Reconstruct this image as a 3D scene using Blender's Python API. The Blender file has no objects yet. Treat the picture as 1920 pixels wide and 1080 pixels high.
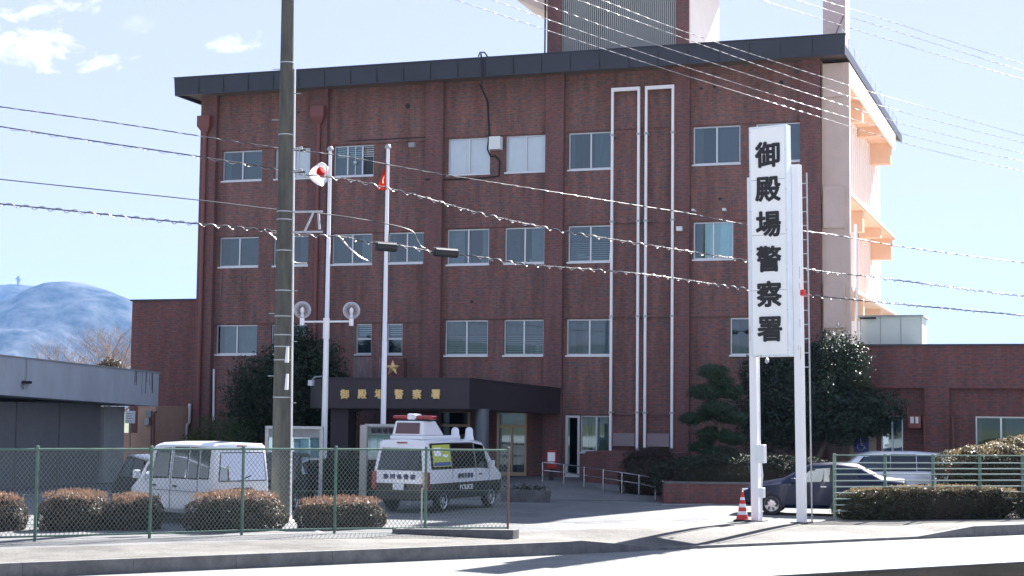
import bpy, bmesh, math, random
from mathutils import Vector, Matrix, noise
random.seed(7)
SC = bpy.context.scene
COL = SC.collection
R = math.radians
# ------------------------------------------------------------------ camera
F_PX, PIT, ROL, YAW, CAM_H = 3037.0, .0781, .0113, .337, 2.7
_cp, _sp = math.cos(PIT), math.sin(PIT)
_fw = Vector((-math.sin(YAW)*_cp, math.cos(YAW)*_cp, _sp))
_r0 = Vector((math.cos(YAW), math.sin(YAW), 0)); _u0 = _r0.cross(_fw)
_r = _r0*math.cos(ROL)+_u0*math.sin(ROL); _u = -_r0*math.sin(ROL)+_u0*math.cos(ROL)
CAMP = Vector((0, 0, CAM_H))
cd = bpy.data.cameras.new('camera'); cam = bpy.data.objects.new('camera', cd); COL.objects.link(cam)
mw = Matrix((_r, _u, -_fw)).transposed().to_4x4(); mw.translation = CAMP
cam.matrix_world = mw
cd.lens = F_PX/1920*36; cd.sensor_width = 36; cd.clip_start = .5; cd.clip_end = 20000
SC.camera = cam
# ------------------------------------------------------------------ sun and sky
SUN_EL, SUN_AZ = 38.0, 13.2          # degrees above the horizon, degrees from +Y towards +X
sd = bpy.data.lights.new('sun', 'SUN'); sun = bpy.data.objects.new('sun', sd); COL.objects.link(sun)
sd.energy = 4.9; sd.angle = R(.53); sd.color = (1, .965, .92)
_s = Vector((math.sin(R(SUN_AZ))*math.cos(R(SUN_EL)), math.cos(R(SUN_AZ))*math.cos(R(SUN_EL)), math.sin(R(SUN_EL))))
sun.rotation_euler = _s.to_track_quat('Z', 'Y').to_euler()
SC.view_settings.view_transform = 'Standard'; SC.view_settings.look = 'None'
SC.view_settings.gamma = 1; SC.view_settings.exposure = 2.15
W = bpy.data.worlds.new('World'); SC.world = W; W.use_nodes = True
nt = W.node_tree; N = nt.nodes; L = nt.links; N.clear()
def nd(t, **k):
    n = N.new(t)
    for a, b in k.items(): setattr(n, a, b)
    return n
out = nd('ShaderNodeOutputWorld'); bg = nd('ShaderNodeBackground'); sky = nd('ShaderNodeTexSky', sky_type='NISHITA')
sky.sun_disc = False; sky.sun_elevation = R(SUN_EL); sky.sun_rotation = R(SUN_AZ)
sky.altitude = 450; sky.air_density = 1.0; sky.dust_density = .25; sky.ozone_density = 1.0
bg.inputs[1].default_value = .235      # the soft shoulder keeps the sky itself near .15 of its clear brightness
tc = nd('ShaderNodeTexCoord')
def axis(v):
    n = nd('ShaderNodeVectorMath', operation='DOT_PRODUCT'); n.inputs[1].default_value = v
    L.new(tc.outputs['Generated'], n.inputs[0]); return n.outputs['Value']
def mth(op, a, b=None, c=None, clamp=False):
    n = nd('ShaderNodeMath', operation=op); n.use_clamp = clamp
    for i, v in enumerate((a, b, c)):
        if v is None: continue
        if isinstance(v, (int, float)): n.inputs[i].default_value = v
        else: L.new(v, n.inputs[i])
    return n.outputs[0]
_ax = Vector((math.cos(YAW), math.sin(YAW), 0)); _fx = Vector((-math.sin(YAW), math.cos(YAW), 0))
ta = mth('DIVIDE', axis(_ax), axis(_fx)); tb = mth('DIVIDE', axis(Vector((0, 0, 1))), axis(_fx))   # sky direction: tangent of azimuth and of height
cmb = nd('ShaderNodeCombineXYZ'); L.new(mth('MULTIPLY', ta, 1.0), cmb.inputs[0]); L.new(mth('MULTIPLY', tb, 1.7), cmb.inputs[1])
nz = nd('ShaderNodeTexNoise'); nz.inputs['Scale'].default_value = 42; nz.inputs['Detail'].default_value = 9; nz.inputs['Roughness'].default_value = .62
nz.inputs['Distortion'].default_value = .35
L.new(cmb.outputs[0], nz.inputs['Vector'])
msk = None
for (a0, b0, sa, sb, tilt, g) in ((-.312, .228, .062, .0165, -.13, 1.0), (-.305, .247, .05, .008, .1, .75), (-.172, .231, .02, .007, .12, .7), (-.235, .241, .012, .006, 0, .2), (-.2, .1, .0, .0, 0, 0)):
    if not g: continue
    da = mth('SUBTRACT', ta, a0); db = mth('SUBTRACT', mth('SUBTRACT', tb, b0), mth('MULTIPLY', da, tilt))
    q = mth('ADD', mth('POWER', mth('ABSOLUTE', mth('DIVIDE', da, sa)), 2.0), mth('POWER', mth('ABSOLUTE', mth('DIVIDE', db, sb)), 2.0))
    v = mth('MULTIPLY', mth('ADD', mth('MULTIPLY', mth('SUBTRACT', nz.outputs[0], .5), 7.5), mth('SUBTRACT', .75, q)), g, clamp=True)
    msk = v if msk is None else mth('MAXIMUM', msk, v)
# soft shoulder on the sky colour: evens brightness near the sun, bluer for fill
dv_ = nd('ShaderNodeVectorMath', operation='MULTIPLY_ADD'); L.new(sky.outputs[0], dv_.inputs[0]); dv_.inputs[1].default_value = (1/.89, 1/.89, 1/1.2); dv_.inputs[2].default_value = (1, 1, 1)
vl = nd('ShaderNodeVectorMath', operation='DIVIDE'); L.new(sky.outputs[0], vl.inputs[0]); L.new(dv_.outputs[0], vl.inputs[1])
mx = nd('ShaderNodeMix', data_type='RGBA'); L.new(msk, mx.inputs[0]); L.new(vl.outputs[0], mx.inputs[6]); mx.inputs[7].default_value = (1.15, 1.13, 1.12, 1)
L.new(mx.outputs[2], bg.inputs[0]); L.new(bg.outputs[0], out.inputs[0])

# ------------------------------------------------------------------ helpers
def ray(x, y): return _fw*F_PX+_r*(x-960)-_u*(y-540)
def G(x, y, z=0.0):
    d = ray(x, y); return CAMP+d*((z-CAM_H)/d.z)
def PY(x, y, Y):
    d = ray(x, y); return CAMP+d*(Y/d.y)
def PX(x, y, X):
    d = ray(x, y); return CAMP+d*(X/d.x)
def PD(x, y, dist):
    d = ray(x, y); return CAMP+d*(dist/(d.dot(_fw)))
FD = Vector((-math.sin(YAW), math.cos(YAW), 0)); RD = Vector((math.cos(YAW), math.sin(YAW), 0))

MATS = {}
def mat(name, col, rough=.8, metal=0, var=0, vscale=3.0, bump=0, bscale=30, spec=None, col2=None, stretch=None, coat=0, detail=6):
    if name in MATS: return MATS[name]
    m = bpy.data.materials.new(name); m.use_nodes = True; t = m.node_tree; b = t.nodes['Principled BSDF']
    b.inputs['Base Color'].default_value = (*col, 1); b.inputs['Roughness'].default_value = rough; b.inputs['Metallic'].default_value = metal
    if spec is not None: b.inputs['Specular IOR Level'].default_value = spec
    if coat: b.inputs['Coat Weight'].default_value = coat; b.inputs['Coat Roughness'].default_value = .04
    if var or col2:
        c = t.nodes.new('ShaderNodeTexCoord'); mp = t.nodes.new('ShaderNodeMapping'); n = t.nodes.new('ShaderNodeTexNoise')
        mp.inputs['Scale'].default_value = stretch or (1, 1, 1)
        n.inputs['Scale'].default_value = vscale; n.inputs['Detail'].default_value = detail; n.inputs['Roughness'].default_value = .65
        t.links.new(c.outputs['Object'], mp.inputs[0]); t.links.new(mp.outputs[0], n.inputs[0])
        rp = t.nodes.new('ShaderNodeValToRGB'); c2 = col2 or tuple(min(1, x*(1+var)) for x in col); c1 = col if col2 else tuple(x*(1-var) for x in col)
        rp.color_ramp.elements[0].position = .34; rp.color_ramp.elements[1].position = .66
        rp.color_ramp.elements[0].color = (*c1, 1); rp.color_ramp.elements[1].color = (*c2, 1)
        t.links.new(n.outputs[0], rp.inputs[0]); t.links.new(rp.outputs[0], b.inputs['Base Color'])
    if bump:
        c = t.nodes.new('ShaderNodeTexCoord'); n = t.nodes.new('ShaderNodeTexNoise'); n.inputs['Scale'].default_value = bscale; n.inputs['Detail'].default_value = 4
        bp = t.nodes.new('ShaderNodeBump'); bp.inputs['Strength'].default_value = bump; bp.inputs['Distance'].default_value = .02
        t.links.new(c.outputs['Object'], n.inputs[0]); t.links.new(n.outputs[0], bp.inputs['Height']); t.links.new(bp.outputs[0], b.inputs['Normal'])
    MATS[name] = m; return m

def brick_mat(name, red, grey, mortar, bw=.24, bh=.1, bias=.0, stain=.36):
    m = bpy.data.materials.new(name); m.use_nodes = True; t = m.node_tree; n = t.nodes; l = t.links; b = n['Principled BSDF']
    c = n.new('ShaderNodeTexCoord'); s = n.new('ShaderNodeSeparateXYZ'); l.new(c.outputs['Object'], s.inputs[0])
    a = n.new('ShaderNodeMath'); a.operation = 'ADD'; l.new(s.outputs[0], a.inputs[0]); l.new(s.outputs[1], a.inputs[1])
    cb = n.new('ShaderNodeCombineXYZ'); l.new(a.outputs[0], cb.inputs[0]); l.new(s.outputs[2], cb.inputs[1])
    br = n.new('ShaderNodeTexBrick'); l.new(cb.outputs[0], br.inputs['Vector'])
    br.inputs['Scale'].default_value = 1; br.inputs['Brick Width'].default_value = bw; br.inputs['Row Height'].default_value = bh
    br.inputs['Mortar Size'].default_value = .009; br.inputs['Mortar Smooth'].default_value = .2; br.inputs['Bias'].default_value = bias
    br.inputs['Color1'].default_value = (*red, 1); br.inputs['Color2'].default_value = (*grey, 1); br.inputs['Mortar'].default_value = (*mortar, 1)
    # patches of bricks from different firings
    nz = n.new('ShaderNodeTexNoise'); nz.inputs['Scale'].default_value = 4.6; nz.inputs['Detail'].default_value = 5; nz.inputs['Roughness'].default_value = .75
    mp = n.new('ShaderNodeMapping'); mp.inputs['Scale'].default_value = (1, 2.4, 1); l.new(cb.outputs[0], mp.inputs[0]); l.new(mp.outputs[0], nz.inputs[0])
    rp = n.new('ShaderNodeValToRGB'); rp.color_ramp.elements[0].position = .46; rp.color_ramp.elements[1].position = .54
    rp.color_ramp.elements[0].color = (*[x*.8 for x in grey], 1); rp.color_ramp.elements[1].color = (*[x*1.2 for x in red], 1); l.new(nz.outputs[0], rp.inputs[0])
    mx = n.new('ShaderNodeMix'); mx.data_type = 'RGBA'; mx.inputs[0].default_value = .5; l.new(br.outputs[0], mx.inputs[6]); l.new(rp.outputs[0], mx.inputs[7])
    # old rain streaks, long in z
    n2 = n.new('ShaderNodeTexNoise'); n2.inputs['Scale'].default_value = 1.1; n2.inputs['Detail'].default_value = 7; n2.inputs['Roughness'].default_value = .6
    m2 = n.new('ShaderNodeMapping'); m2.inputs['Scale'].default_value = (2.2, .28, 1); l.new(cb.outputs[0], m2.inputs[0]); l.new(m2.outputs[0], n2.inputs[0])
    r2 = n.new('ShaderNodeMapRange'); r2.inputs[1].default_value = .3; r2.inputs[2].default_value = .7; r2.inputs[3].default_value = 1-stain; r2.inputs[4].default_value = 1+stain*.5; l.new(n2.outputs[0], r2.inputs[0])
    ml = n.new('ShaderNodeVectorMath'); ml.operation = 'SCALE'; l.new(mx.outputs[2], ml.inputs[0]); l.new(r2.outputs[0], ml.inputs['Scale'])
    l.new(ml.outputs[0], b.inputs['Base Color']); b.inputs['Roughness'].default_value = .72; b.inputs['Specular IOR Level'].default_value = .3
    bp = n.new('ShaderNodeBump'); bp.inputs['Strength'].default_value = .35; bp.inputs['Distance'].default_value = .012; bp.invert = True
    l.new(br.outputs['Fac'], bp.inputs['Height']); l.new(bp.outputs[0], b.inputs['Normal'])
    MATS[name] = m; return m

def glass_mat(name, tint=(.6, .75, .75), fac=.3, rough=.02, refl=(.85, .92, 1)):
    m = bpy.data.materials.new(name); m.use_nodes = True; t = m.node_tree; n = t.nodes; l = t.links; n.clear()
    o = n.new('ShaderNodeOutputMaterial'); tr = n.new('ShaderNodeBsdfTransparent'); gl = n.new('ShaderNodeBsdfGlossy'); mx = n.new('ShaderNodeMixShader')
    fr = n.new('ShaderNodeFresnel'); fr.inputs[0].default_value = 1.5; ad = n.new('ShaderNodeMath'); ad.operation = 'ADD'; ad.use_clamp = True; ad.inputs[1].default_value = fac
    tr.inputs[0].default_value = (*tint, 1); gl.inputs['Roughness'].default_value = rough; gl.inputs[0].default_value = (*refl, 1)
    l.new(fr.outputs[0], ad.inputs[0]); l.new(ad.outputs[0], mx.inputs[0]); l.new(tr.outputs[0], mx.inputs[1]); l.new(gl.outputs[0], mx.inputs[2]); l.new(mx.outputs[0], o.inputs[0])
    MATS[name] = m; return m

class MB:
    """collects shapes with material slots, links them as one mesh object"""
    def __init__(s): s.v = []; s.f = []; s.mi = []; s.ms = []
    def slot(s, m):
        if m not in s.ms: s.ms.append(m)
        return s.ms.index(m)
    def poly(s, pts, m):
        i = len(s.v); s.v += [tuple(p) for p in pts]; s.f.append(tuple(range(i, i+len(pts)))); s.mi.append(s.slot(m)); return s
    def hexa(s, p, m):           # 8 points: bottom ring 0-3 ccw, top ring 4-7
        i = len(s.v); s.v += [tuple(q) for q in p]; k = s.slot(m)
        for f in ((3, 2, 1, 0), (4, 5, 6, 7), (0, 1, 5, 4), (1, 2, 6, 5), (2, 3, 7, 6), (3, 0, 4, 7)):
            s.f.append(tuple(i+j for j in f)); s.mi.append(k)
        return s
    def box(s, x0, x1, y0, y1, z0, z1, m):
        return s.hexa([(x0, y0, z0), (x1, y0, z0), (x1, y1, z0), (x0, y1, z0), (x0, y0, z1), (x1, y0, z1), (x1, y1, z1), (x0, y1, z1)], m)
    def bar(s, a, b, w, m, d=None, up=(0, 0, 1)):   # rectangular bar between two points
        a = Vector(a); b = Vector(b); t = (b-a).normalized(); up = Vector(up)
        if abs(t.dot(up)) > .95: up = Vector((0, 1, 0))
        x = t.cross(up).normalized(); y = x.cross(t).normalized(); d = w if d is None else d; x *= w/2; y *= d/2
        return s.hexa([a-x-y, a+x-y, a+x+y, a-x+y, b-x-y, b+x-y, b+x+y, b-x+y], m)
    def tube(s, pts, r, m, seg=8, cap=True):
        pts = [Vector(p) for p in pts]; rs = r if isinstance(r, (list, tuple)) else [r]*len(pts); k = s.slot(m); base = len(s.v)
        pu = None
        for i, p in enumerate(pts):
            t = (pts[min(i+1, len(pts)-1)]-pts[max(i-1, 0)]).normalized()
            if pu is None: pu = Vector((0, 0, 1)) if abs(t.z) < .9 else Vector((0, 1, 0))
            x = t.cross(pu).normalized(); pu = x.cross(t).normalized()
            for j in range(seg):
                a = 2*math.pi*j/seg; s.v.append(tuple(p+x*math.cos(a)*rs[i]+pu*math.sin(a)*rs[i]))
        for i in range(len(pts)-1):
            for j in range(seg):
                a = base+i*seg+j; b = base+i*seg+(j+1) % seg; s.f.append((a, b, b+seg, a+seg)); s.mi.append(k)
        if cap:
            s.f.append(tuple(base+j for j in range(seg))[::-1]); s.mi.append(k)
            s.f.append(tuple(base+(len(pts)-1)*seg+j for j in range(seg))); s.mi.append(k)
        return s
    def lathe(s, c, prof, m, seg=20):      # prof: (r,z) list round vertical axis at c
        base = len(s.v); k = s.slot(m)
        for r_, z_ in prof:
            for j in range(seg):
                a = 2*math.pi*j/seg; s.v.append((c[0]+r_*math.cos(a), c[1]+r_*math.sin(a), c[2]+z_))
        for i in range(len(prof)-1):
            for j in range(seg):
                a = base+i*seg+j; b = base+i*seg+(j+1) % seg; s.f.append((a, b, b+seg, a+seg)); s.mi.append(k)
        return s
    def prism(s, poly, z0, z1, m, msides=None):
        n_ = len(poly)
        s.poly([(x, y, z1) for x, y in poly], m); s.poly([(x, y, z0) for x, y in reversed(poly)], m)
        for i in range(n_):
            (a, b), (c, d) = poly[i], poly[(i+1) % n_]
            s.poly([(a, b, z0), (c, d, z0), (c, d, z1), (a, b, z1)], msides or m)
        return s
    def wall(s, x0, x1, z0, z1, y, holes, m, depth=.2, axis='y', nrm=-1):
        """wall sheet on plane y with rectangular holes (xa,xb,za,zb) and reveals going inwards"""
        xs = sorted({x0, x1, *[h[0] for h in holes], *[h[1] for h in holes]}); zs = sorted({z0, z1, *[h[2] for h in holes], *[h[3] for h in holes]})
        xs = [x for x in xs if x0 <= x <= x1]; zs = [z for z in zs if z0 <= z <= z1]
        for i in range(len(xs)-1):
            for j in range(len(zs)-1):
                cx = (xs[i]+xs[i+1])/2; cz = (zs[j]+zs[j+1])/2
                if any(h[0] < cx < h[1] and h[2] < cz < h[3] for h in holes): continue
                s.poly([(xs[i], y, zs[j]), (xs[i+1], y, zs[j]), (xs[i+1], y, zs[j+1]), (xs[i], y, zs[j+1])], m)
        for a, b, c, d in holes:
            e = y+depth
            s.poly([(a, y, c), (a, y, d), (a, e, d), (a, e, c)], m); s.poly([(b, y, d), (b, y, c), (b, e, c), (b, e, d)], m)
            s.poly([(a, y, d), (b, y, d), (b, e, d), (a, e, d)], m); s.poly([(b, y, c), (a, y, c), (a, e, c), (b, e, c)], m)
        return s
    def build(s, name, parent=None, smooth=None, bevel=0):
        me = bpy.data.meshes.new(name); me.from_pydata(s.v, [], s.f)
        for m in s.ms: me.materials.append(m)
        me.polygons.foreach_set('material_index', s.mi); me.update()
        if smooth is not None:
            me.shade_smooth(); me.set_sharp_from_angle(angle=R(smooth))
        o = bpy.data.objects.new(name, me); COL.objects.link(o)
        if parent: o.parent = parent
        if bevel:
            b = o.modifiers.new('bevel', 'BEVEL'); b.width = bevel; b.segments = 2; b.limit_method = 'ANGLE'
        return o
def empty(name, loc=(0, 0, 0), rz=0):
    o = bpy.data.objects.new(name, None); COL.objects.link(o); o.location = loc; o.rotation_euler = (0, 0, rz); o.empty_display_size = .2; return o
def tag(o, label, cat, group=None):
    o['label'] = label; o['category'] = cat
    if group: o['group'] = group
    return o
def struct(o, kind='structure', label=None, cat=None):
    o['kind'] = kind
    if label: o['label'] = label; o['category'] = cat
    return o
def text_mesh(txt, size, depth=.01, bold=0.0, name='lettering', m=None, parent=None, vertical=0):
    """text as mesh in local XZ plane facing -Y, centred; vertical = pitch between characters going down"""
    mb = MB(); 
    items = [(ch, i) for i, ch in enumerate(txt)] if vertical else [(txt, 0)]
    for ch, i in items:
        c = bpy.data.curves.new('tmp', 'FONT'); c.body = ch; c.size = size; c.extrude = depth/2; c.resolution_u = 3
        c.align_x = 'CENTER'; c.align_y = 'CENTER'
        o = bpy.data.objects.new('tmp', c); COL.objects.link(o); dg = bpy.context.evaluated_depsgraph_get(); me = bpy.data.meshes.new_from_object(o.evaluated_get(dg))
        xs = [v.co.x for v in me.vertices]; ys = [v.co.y for v in me.vertices]
        cx = (min(xs)+max(xs))/2; cy = (min(ys)+max(ys))/2
        if not vertical: cy = cy
        k = mb.slot(m); nb_ = 8 if bold else 1
        for q_ in range(nb_):      # strokes thickened by eight shifted layers, each .4 mm deeper than the last
            dx, dz = (bold*math.cos(q_*math.pi/4), bold*math.sin(q_*math.pi/4)) if bold else (0, 0)
            b = len(mb.v); mb.v += [(v.co.x-cx+dx, -v.co.z+q_*.0004, v.co.y-cy-i*vertical+dz) for v in me.vertices]
            for p in me.polygons: mb.f.append(tuple(b+q for q in p.vertices)); mb.mi.append(k)
        bpy.data.objects.remove(o); bpy.data.curves.remove(c); bpy.data.meshes.remove(me)
    return mb.build(name, parent)

# ------------------------------------------------------------------ palette
BRICK = brick_mat('brick tile', (.268, .10, .078), (.126, .115, .12), (.215, .18, .165))
BRICK_P = brick_mat('brick tile pilaster', (.215, .083, .073), (.14, .095, .098), (.19, .145, .143), stain=.22)
BRICK_D = brick_mat('brick tile low wing', (.21, .07, .058), (.11, .08, .085), (.165, .12, .118), stain=.25)
FASCIA = mat('dark blue grey metal fascia', (.036, .042, .058), .45, .2, var=.12, vscale=.6)
SOFFIT = mat('brown soffit board', (.16, .12, .10), .8, var=.1)
BEIGE = mat('beige painted concrete', (.62, .49, .43), .85, var=.07, vscale=1.2, bump=.2)
PINKW = mat('pale pink sprayed wall', (.88, .77, .72), .9, var=.04, vscale=.8, bump=.3)
ORANGE = mat('beige ledge with orange bounce light', (.76, .52, .37), .85, var=.06, vscale=1.5)  # orange of the bounced sunlight put into the beige ledge colour
ALU = mat('aluminium window frame', (.62, .66, .70), .35, .55)
WHITE = mat('white paint', (.78, .8, .82), .45, var=.04, vscale=2)
WHITEP = mat('white pipe paint', (.88, .88, .90), .32, .1)
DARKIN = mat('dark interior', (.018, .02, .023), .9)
GLASS = glass_mat('window glass', (.60, .80, .84), .10, refl=(.7, .9, 1))
GLASSC = glass_mat('clear window glass', (.9, .95, .97), .08)
GLASSD = glass_mat('dark car glass', (.16, .19, .21), .03)
CURT = mat('grey green curtain', (.075, .095, .11), .9, var=.15, vscale=2.5, stretch=(6, 6, .4))
CURT2 = mat('pale grey curtain', (.22, .26, .27), .9, var=.1, vscale=2.5)
CURT3 = mat('dark slate curtain', (.04, .055, .065), .9, var=.2, vscale=2.5)
BLIND = mat('white roller blind', (.90, .92, .93), .9, var=.03)
BLACKP = mat('black plastic', (.015, .015, .017), .5)
STEEL = mat('stainless steel', (.6, .6, .62), .22, .9)
GALV = mat('galvanised steel', (.42, .44, .46), .45, .6, var=.12, vscale=8)
GREENF = mat('green fence paint', (.10, .175, .135), .5, var=.15, vscale=5)
WIREM = mat('green coated fence wire', (.17, .22, .20), .5)
CONC = mat('grey concrete', (.30, .32, .325), .85, var=.12, vscale=1.4, bump=.3)
CONCD = mat('weathered kerb concrete', (.15, .15, .15), .9, var=.25, vscale=3, bump=.4)
BRONZE = mat('champagne bronze frame', (.42, .33, .24), .35, .7)
GOLD = mat('gold lettering', (.92, .66, .28), .35, .25)
DKGREY = mat('dark brown grey canopy metal', (.042, .035, .042), .4, .2, var=.1, vscale=.7)
REDP = mat('red paint', (.62, .03, .02), .4)
BARK = mat('tree bark', (.11, .085, .065), .9, var=.3, vscale=9, bump=.5)

def leaf_mat(name, c1, c2, rough=.5, trans=.25, sc=2.5):
    m = bpy.data.materials.new(name); m.use_nodes = True; t = m.node_tree; n = t.nodes; l = t.links; b = n['Principled BSDF']
    c = n.new('ShaderNodeTexCoord'); z = n.new('ShaderNodeTexNoise'); z.inputs['Scale'].default_value = sc; z.inputs['Detail'].default_value = 8; z.inputs['Roughness'].default_value = .8
    l.new(c.outputs['Object'], z.inputs[0]); rp = n.new('ShaderNodeValToRGB'); rp.color_ramp.elements[0].position = .35; rp.color_ramp.elements[1].position = .65
    rp.color_ramp.elements[0].color = (*c1, 1); rp.color_ramp.elements[1].color = (*c2, 1); l.new(z.outputs[0], rp.inputs[0]); l.new(rp.outputs[0], b.inputs['Base Color'])
    b.inputs['Roughness'].default_value = rough
    o = n['Material Output']; tr = n.new('ShaderNodeBsdfTranslucent'); l.new(rp.outputs[0], tr.inputs[0]); mx = n.new('ShaderNodeMixShader'); mx.inputs[0].default_value = trans
    l.new(b.outputs[0], mx.inputs[1]); l.new(tr.outputs[0], mx.inputs[2]); l.new(mx.outputs[0], o.inputs[0]); MATS[name] = m; return m
LEAFD = leaf_mat('dark evergreen leaves', (.012, .028, .012), (.03, .055, .022))
LEAFG = leaf_mat('glossy evergreen leaves', (.012, .026, .014), (.036, .06, .03), rough=.5, trans=.2)
LEAFP = leaf_mat('pine needles', (.012, .036, .016), (.03, .065, .024), trans=.1)
LEAFB = leaf_mat('sunlit brown red shrub tips', (.21, .105, .065), (.42, .27, .18), trans=.42, sc=7)  # brown tips, colour lightened so the tops glow as sunlit
LEAFO = leaf_mat('olive brown hedge tips', (.13, .10, .05), (.38, .29, .17), trans=.4, sc=8)
LEAFS = leaf_mat('olive shrub leaves', (.035, .034, .02), (.13, .085, .05), trans=.25, sc=9)
LEAFH = leaf_mat('dark hedge leaves', (.025, .035, .015), (.06, .06, .03), sc=4)
LEAFK = leaf_mat('deep green hedge leaves', (.010, .018, .008), (.026, .034, .016), rough=.7, trans=.1, sc=4)
LEAFX = leaf_mat('purplish azalea leaves', (.04, .018, .016), (.035, .026, .014), sc=4)
COREM = mat('shrub twig core', (.03, .024, .015), .95)

def leaves(mb, c, rad, n, size, ms, shell=.55, squash=1, rng=random, aspect=.55, upbias=0, noise_amp=.25, nscale=1.1, zmin=None):
    c = Vector(c)
    k = 0
    while k < n:
        d = Vector((rng.gauss(0, 1), rng.gauss(0, 1), rng.gauss(0, 1)))
        if d.length < 1e-3: continue
        d.normalize(); t = (shell+(1-shell)*rng.random())**.6 if rng.random() < .8 else rng.random()
        amp = 1+noise_amp*noise.noise((c+d*3)*nscale)*2
        p = c+Vector((d.x*rad[0], d.y*rad[1], d.z*rad[2]))*t*amp
        if zmin is not None and p.z < zmin: p.z = zmin+rng.random()*.15
        k += 1
        s = size*(.6+.8*rng.random()); nn = (d*.7+Vector((rng.gauss(0, .6), rng.gauss(0, .6), rng.gauss(0, .6)+upbias))).normalized()
        x = nn.cross(Vector((rng.gauss(0, 1), rng.gauss(0, 1), rng.gauss(0, 1)))).normalized(); y = nn.cross(x)
        m = ms(p, d) if callable(ms) else ms
        a = x*s; b = y*s*aspect
        mb.poly([p-a*.5, p+b*.5, p+a*.5, p-b*.5], m)

# ------------------------------------------------------------------ ground
YF = 60.76
E_ = Vector((.625, .7806)); N_ = Vector((.7806, -.625))
def SN(s, n, z=0): return (E_.x*s+N_.x*n, E_.y*s+N_.y*n, z)
def ground_mat(name, c1, c2, spk=.25, crack=True, rough=.85, spec=.2):
    m = bpy.data.materials.new(name); m.use_nodes = True; t = m.node_tree; n = t.nodes; l = t.links; b = n['Principled BSDF']; b.inputs['Roughness'].default_value = rough; b.inputs['Specular IOR Level'].default_value = spec
    c = n.new('ShaderNodeTexCoord'); z = n.new('ShaderNodeTexNoise'); z.inputs['Scale'].default_value = .45; z.inputs['Detail'].default_value = 10; z.inputs['Roughness'].default_value = .7; l.new(c.outputs['Object'], z.inputs[0])
    rp = n.new('ShaderNodeValToRGB'); rp.color_ramp.elements[0].position = .38; rp.color_ramp.elements[1].position = .62; rp.color_ramp.elements[0].color = (*c1, 1); rp.color_ramp.elements[1].color = (*c2, 1); l.new(z.outputs[0], rp.inputs[0])
    z2 = n.new('ShaderNodeTexNoise'); z2.inputs['Scale'].default_value = 28; z2.inputs['Detail'].default_value = 3; l.new(c.outputs['Object'], z2.inputs[0])
    mr = n.new('ShaderNodeMapRange'); mr.inputs[1].default_value = .3; mr.inputs[2].default_value = .7; mr.inputs[3].default_value = 1-spk; mr.inputs[4].default_value = 1+spk; l.new(z2.outputs[0], mr.inputs[0])
    sc = n.new('ShaderNodeVectorMath'); sc.operation = 'SCALE'; l.new(rp.outputs[0], sc.inputs[0]); l.new(mr.outputs[0], sc.inputs['Scale']); last = sc.outputs[0]
    if crack:
        vo = n.new('ShaderNodeTexVoronoi'); vo.feature = 'DISTANCE_TO_EDGE'; vo.inputs['Scale'].default_value = .5
        z3 = n.new('ShaderNodeTexNoise'); z3.inputs['Scale'].default_value = 1.5; l.new(c.outputs['Object'], z3.inputs[0]); va = n.new('ShaderNodeVectorMath'); va.operation = 'ADD'; l.new(c.outputs['Object'], va.inputs[0]); l.new(z3.outputs['Color'], va.inputs[1]); l.new(va.outputs[0], vo.inputs['Vector'])
        m3 = n.new('ShaderNodeMapRange'); m3.inputs[1].default_value = .004; m3.inputs[2].default_value = .02; m3.inputs[3].default_value = .8; m3.inputs[4].default_value = 1; l.new(vo.outputs[0], m3.inputs[0])
        s3 = n.new('ShaderNodeVectorMath'); s3.operation = 'SCALE'; l.new(last, s3.inputs[0]); l.new(m3.outputs[0], s3.inputs['Scale']); last = s3.outputs[0]
    l.new(last, b.inputs['Base Color'])
    bp = n.new('ShaderNodeBump'); bp.inputs['Strength'].default_value = .4; bp.inputs['Distance'].default_value = .01; l.new(z2.outputs[0], bp.inputs['Height']); l.new(bp.outputs[0], b.inputs['Normal']); MATS[name] = m; return m
ASPH = ground_mat('worn lot asphalt', (.13, .135, .14), (.2, .2, .2))
ROADM = ground_mat('bright worn road asphalt', (.19, .19, .18), (.27, .27, .255), spk=.3)
PAVEM = ground_mat('sidewalk concrete', (.095, .09, .085), (.18, .172, .16), spk=.4)
BOUNCEM = ground_mat('pale bounce concrete', (.42, .43, .44), (.5, .5, .5), spk=.2)
VERGEM = ground_mat('dark verge', (.012, .012, .012), (.02, .019, .018), spk=.4, crack=False, rough=1, spec=0)  # near-black tone over the whole strip
FARG = mat('distant fields', (.10, .11, .06), .95, var=.3, vscale=.01)
GZ = -.25
# road
m_ = MB(); m_.poly([SN(-120, -28.9, GZ), SN(-120, -23.3, GZ), SN(200, -23.3, GZ), SN(200, -28.9, GZ)][::1], ROADM)
struct(m_.build('road'))
# sidewalk: grid with the driveway dipping to the road
def drive(s):
    if s < 20.1 or s > 31.9: return 0.0
    if s < 20.9: return (s-20.1)/.8
    if s > 31.1: return (31.9-s)/.8
    return 1.0
def walk_h(s, n):      # n from -29.05 (kerb) to -33
    k = drive(s)*min(1, max(0, (n+31.2)/2.1)); return -.2*k
m_ = MB(); ss = [-120, -60, 0]+[x*.4 for x in range(10, 110)]+[60, 120, 200]; ns = [-29.07, -29.6, -30.2, -30.8, -31.4, -32.0]
for i in range(len(ss)-1):
    for j in range(len(ns)-1):
        q = [(ss[i], ns[j]), (ss[i], ns[j+1]), (ss[i+1], ns[j+1]), (ss[i+1], ns[j])]
        m_.poly([SN(s, n, walk_h(s, n)) for s, n in q][::-1], PAVEM)
struct(m_.build('sidewalk', smooth=30))
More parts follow.
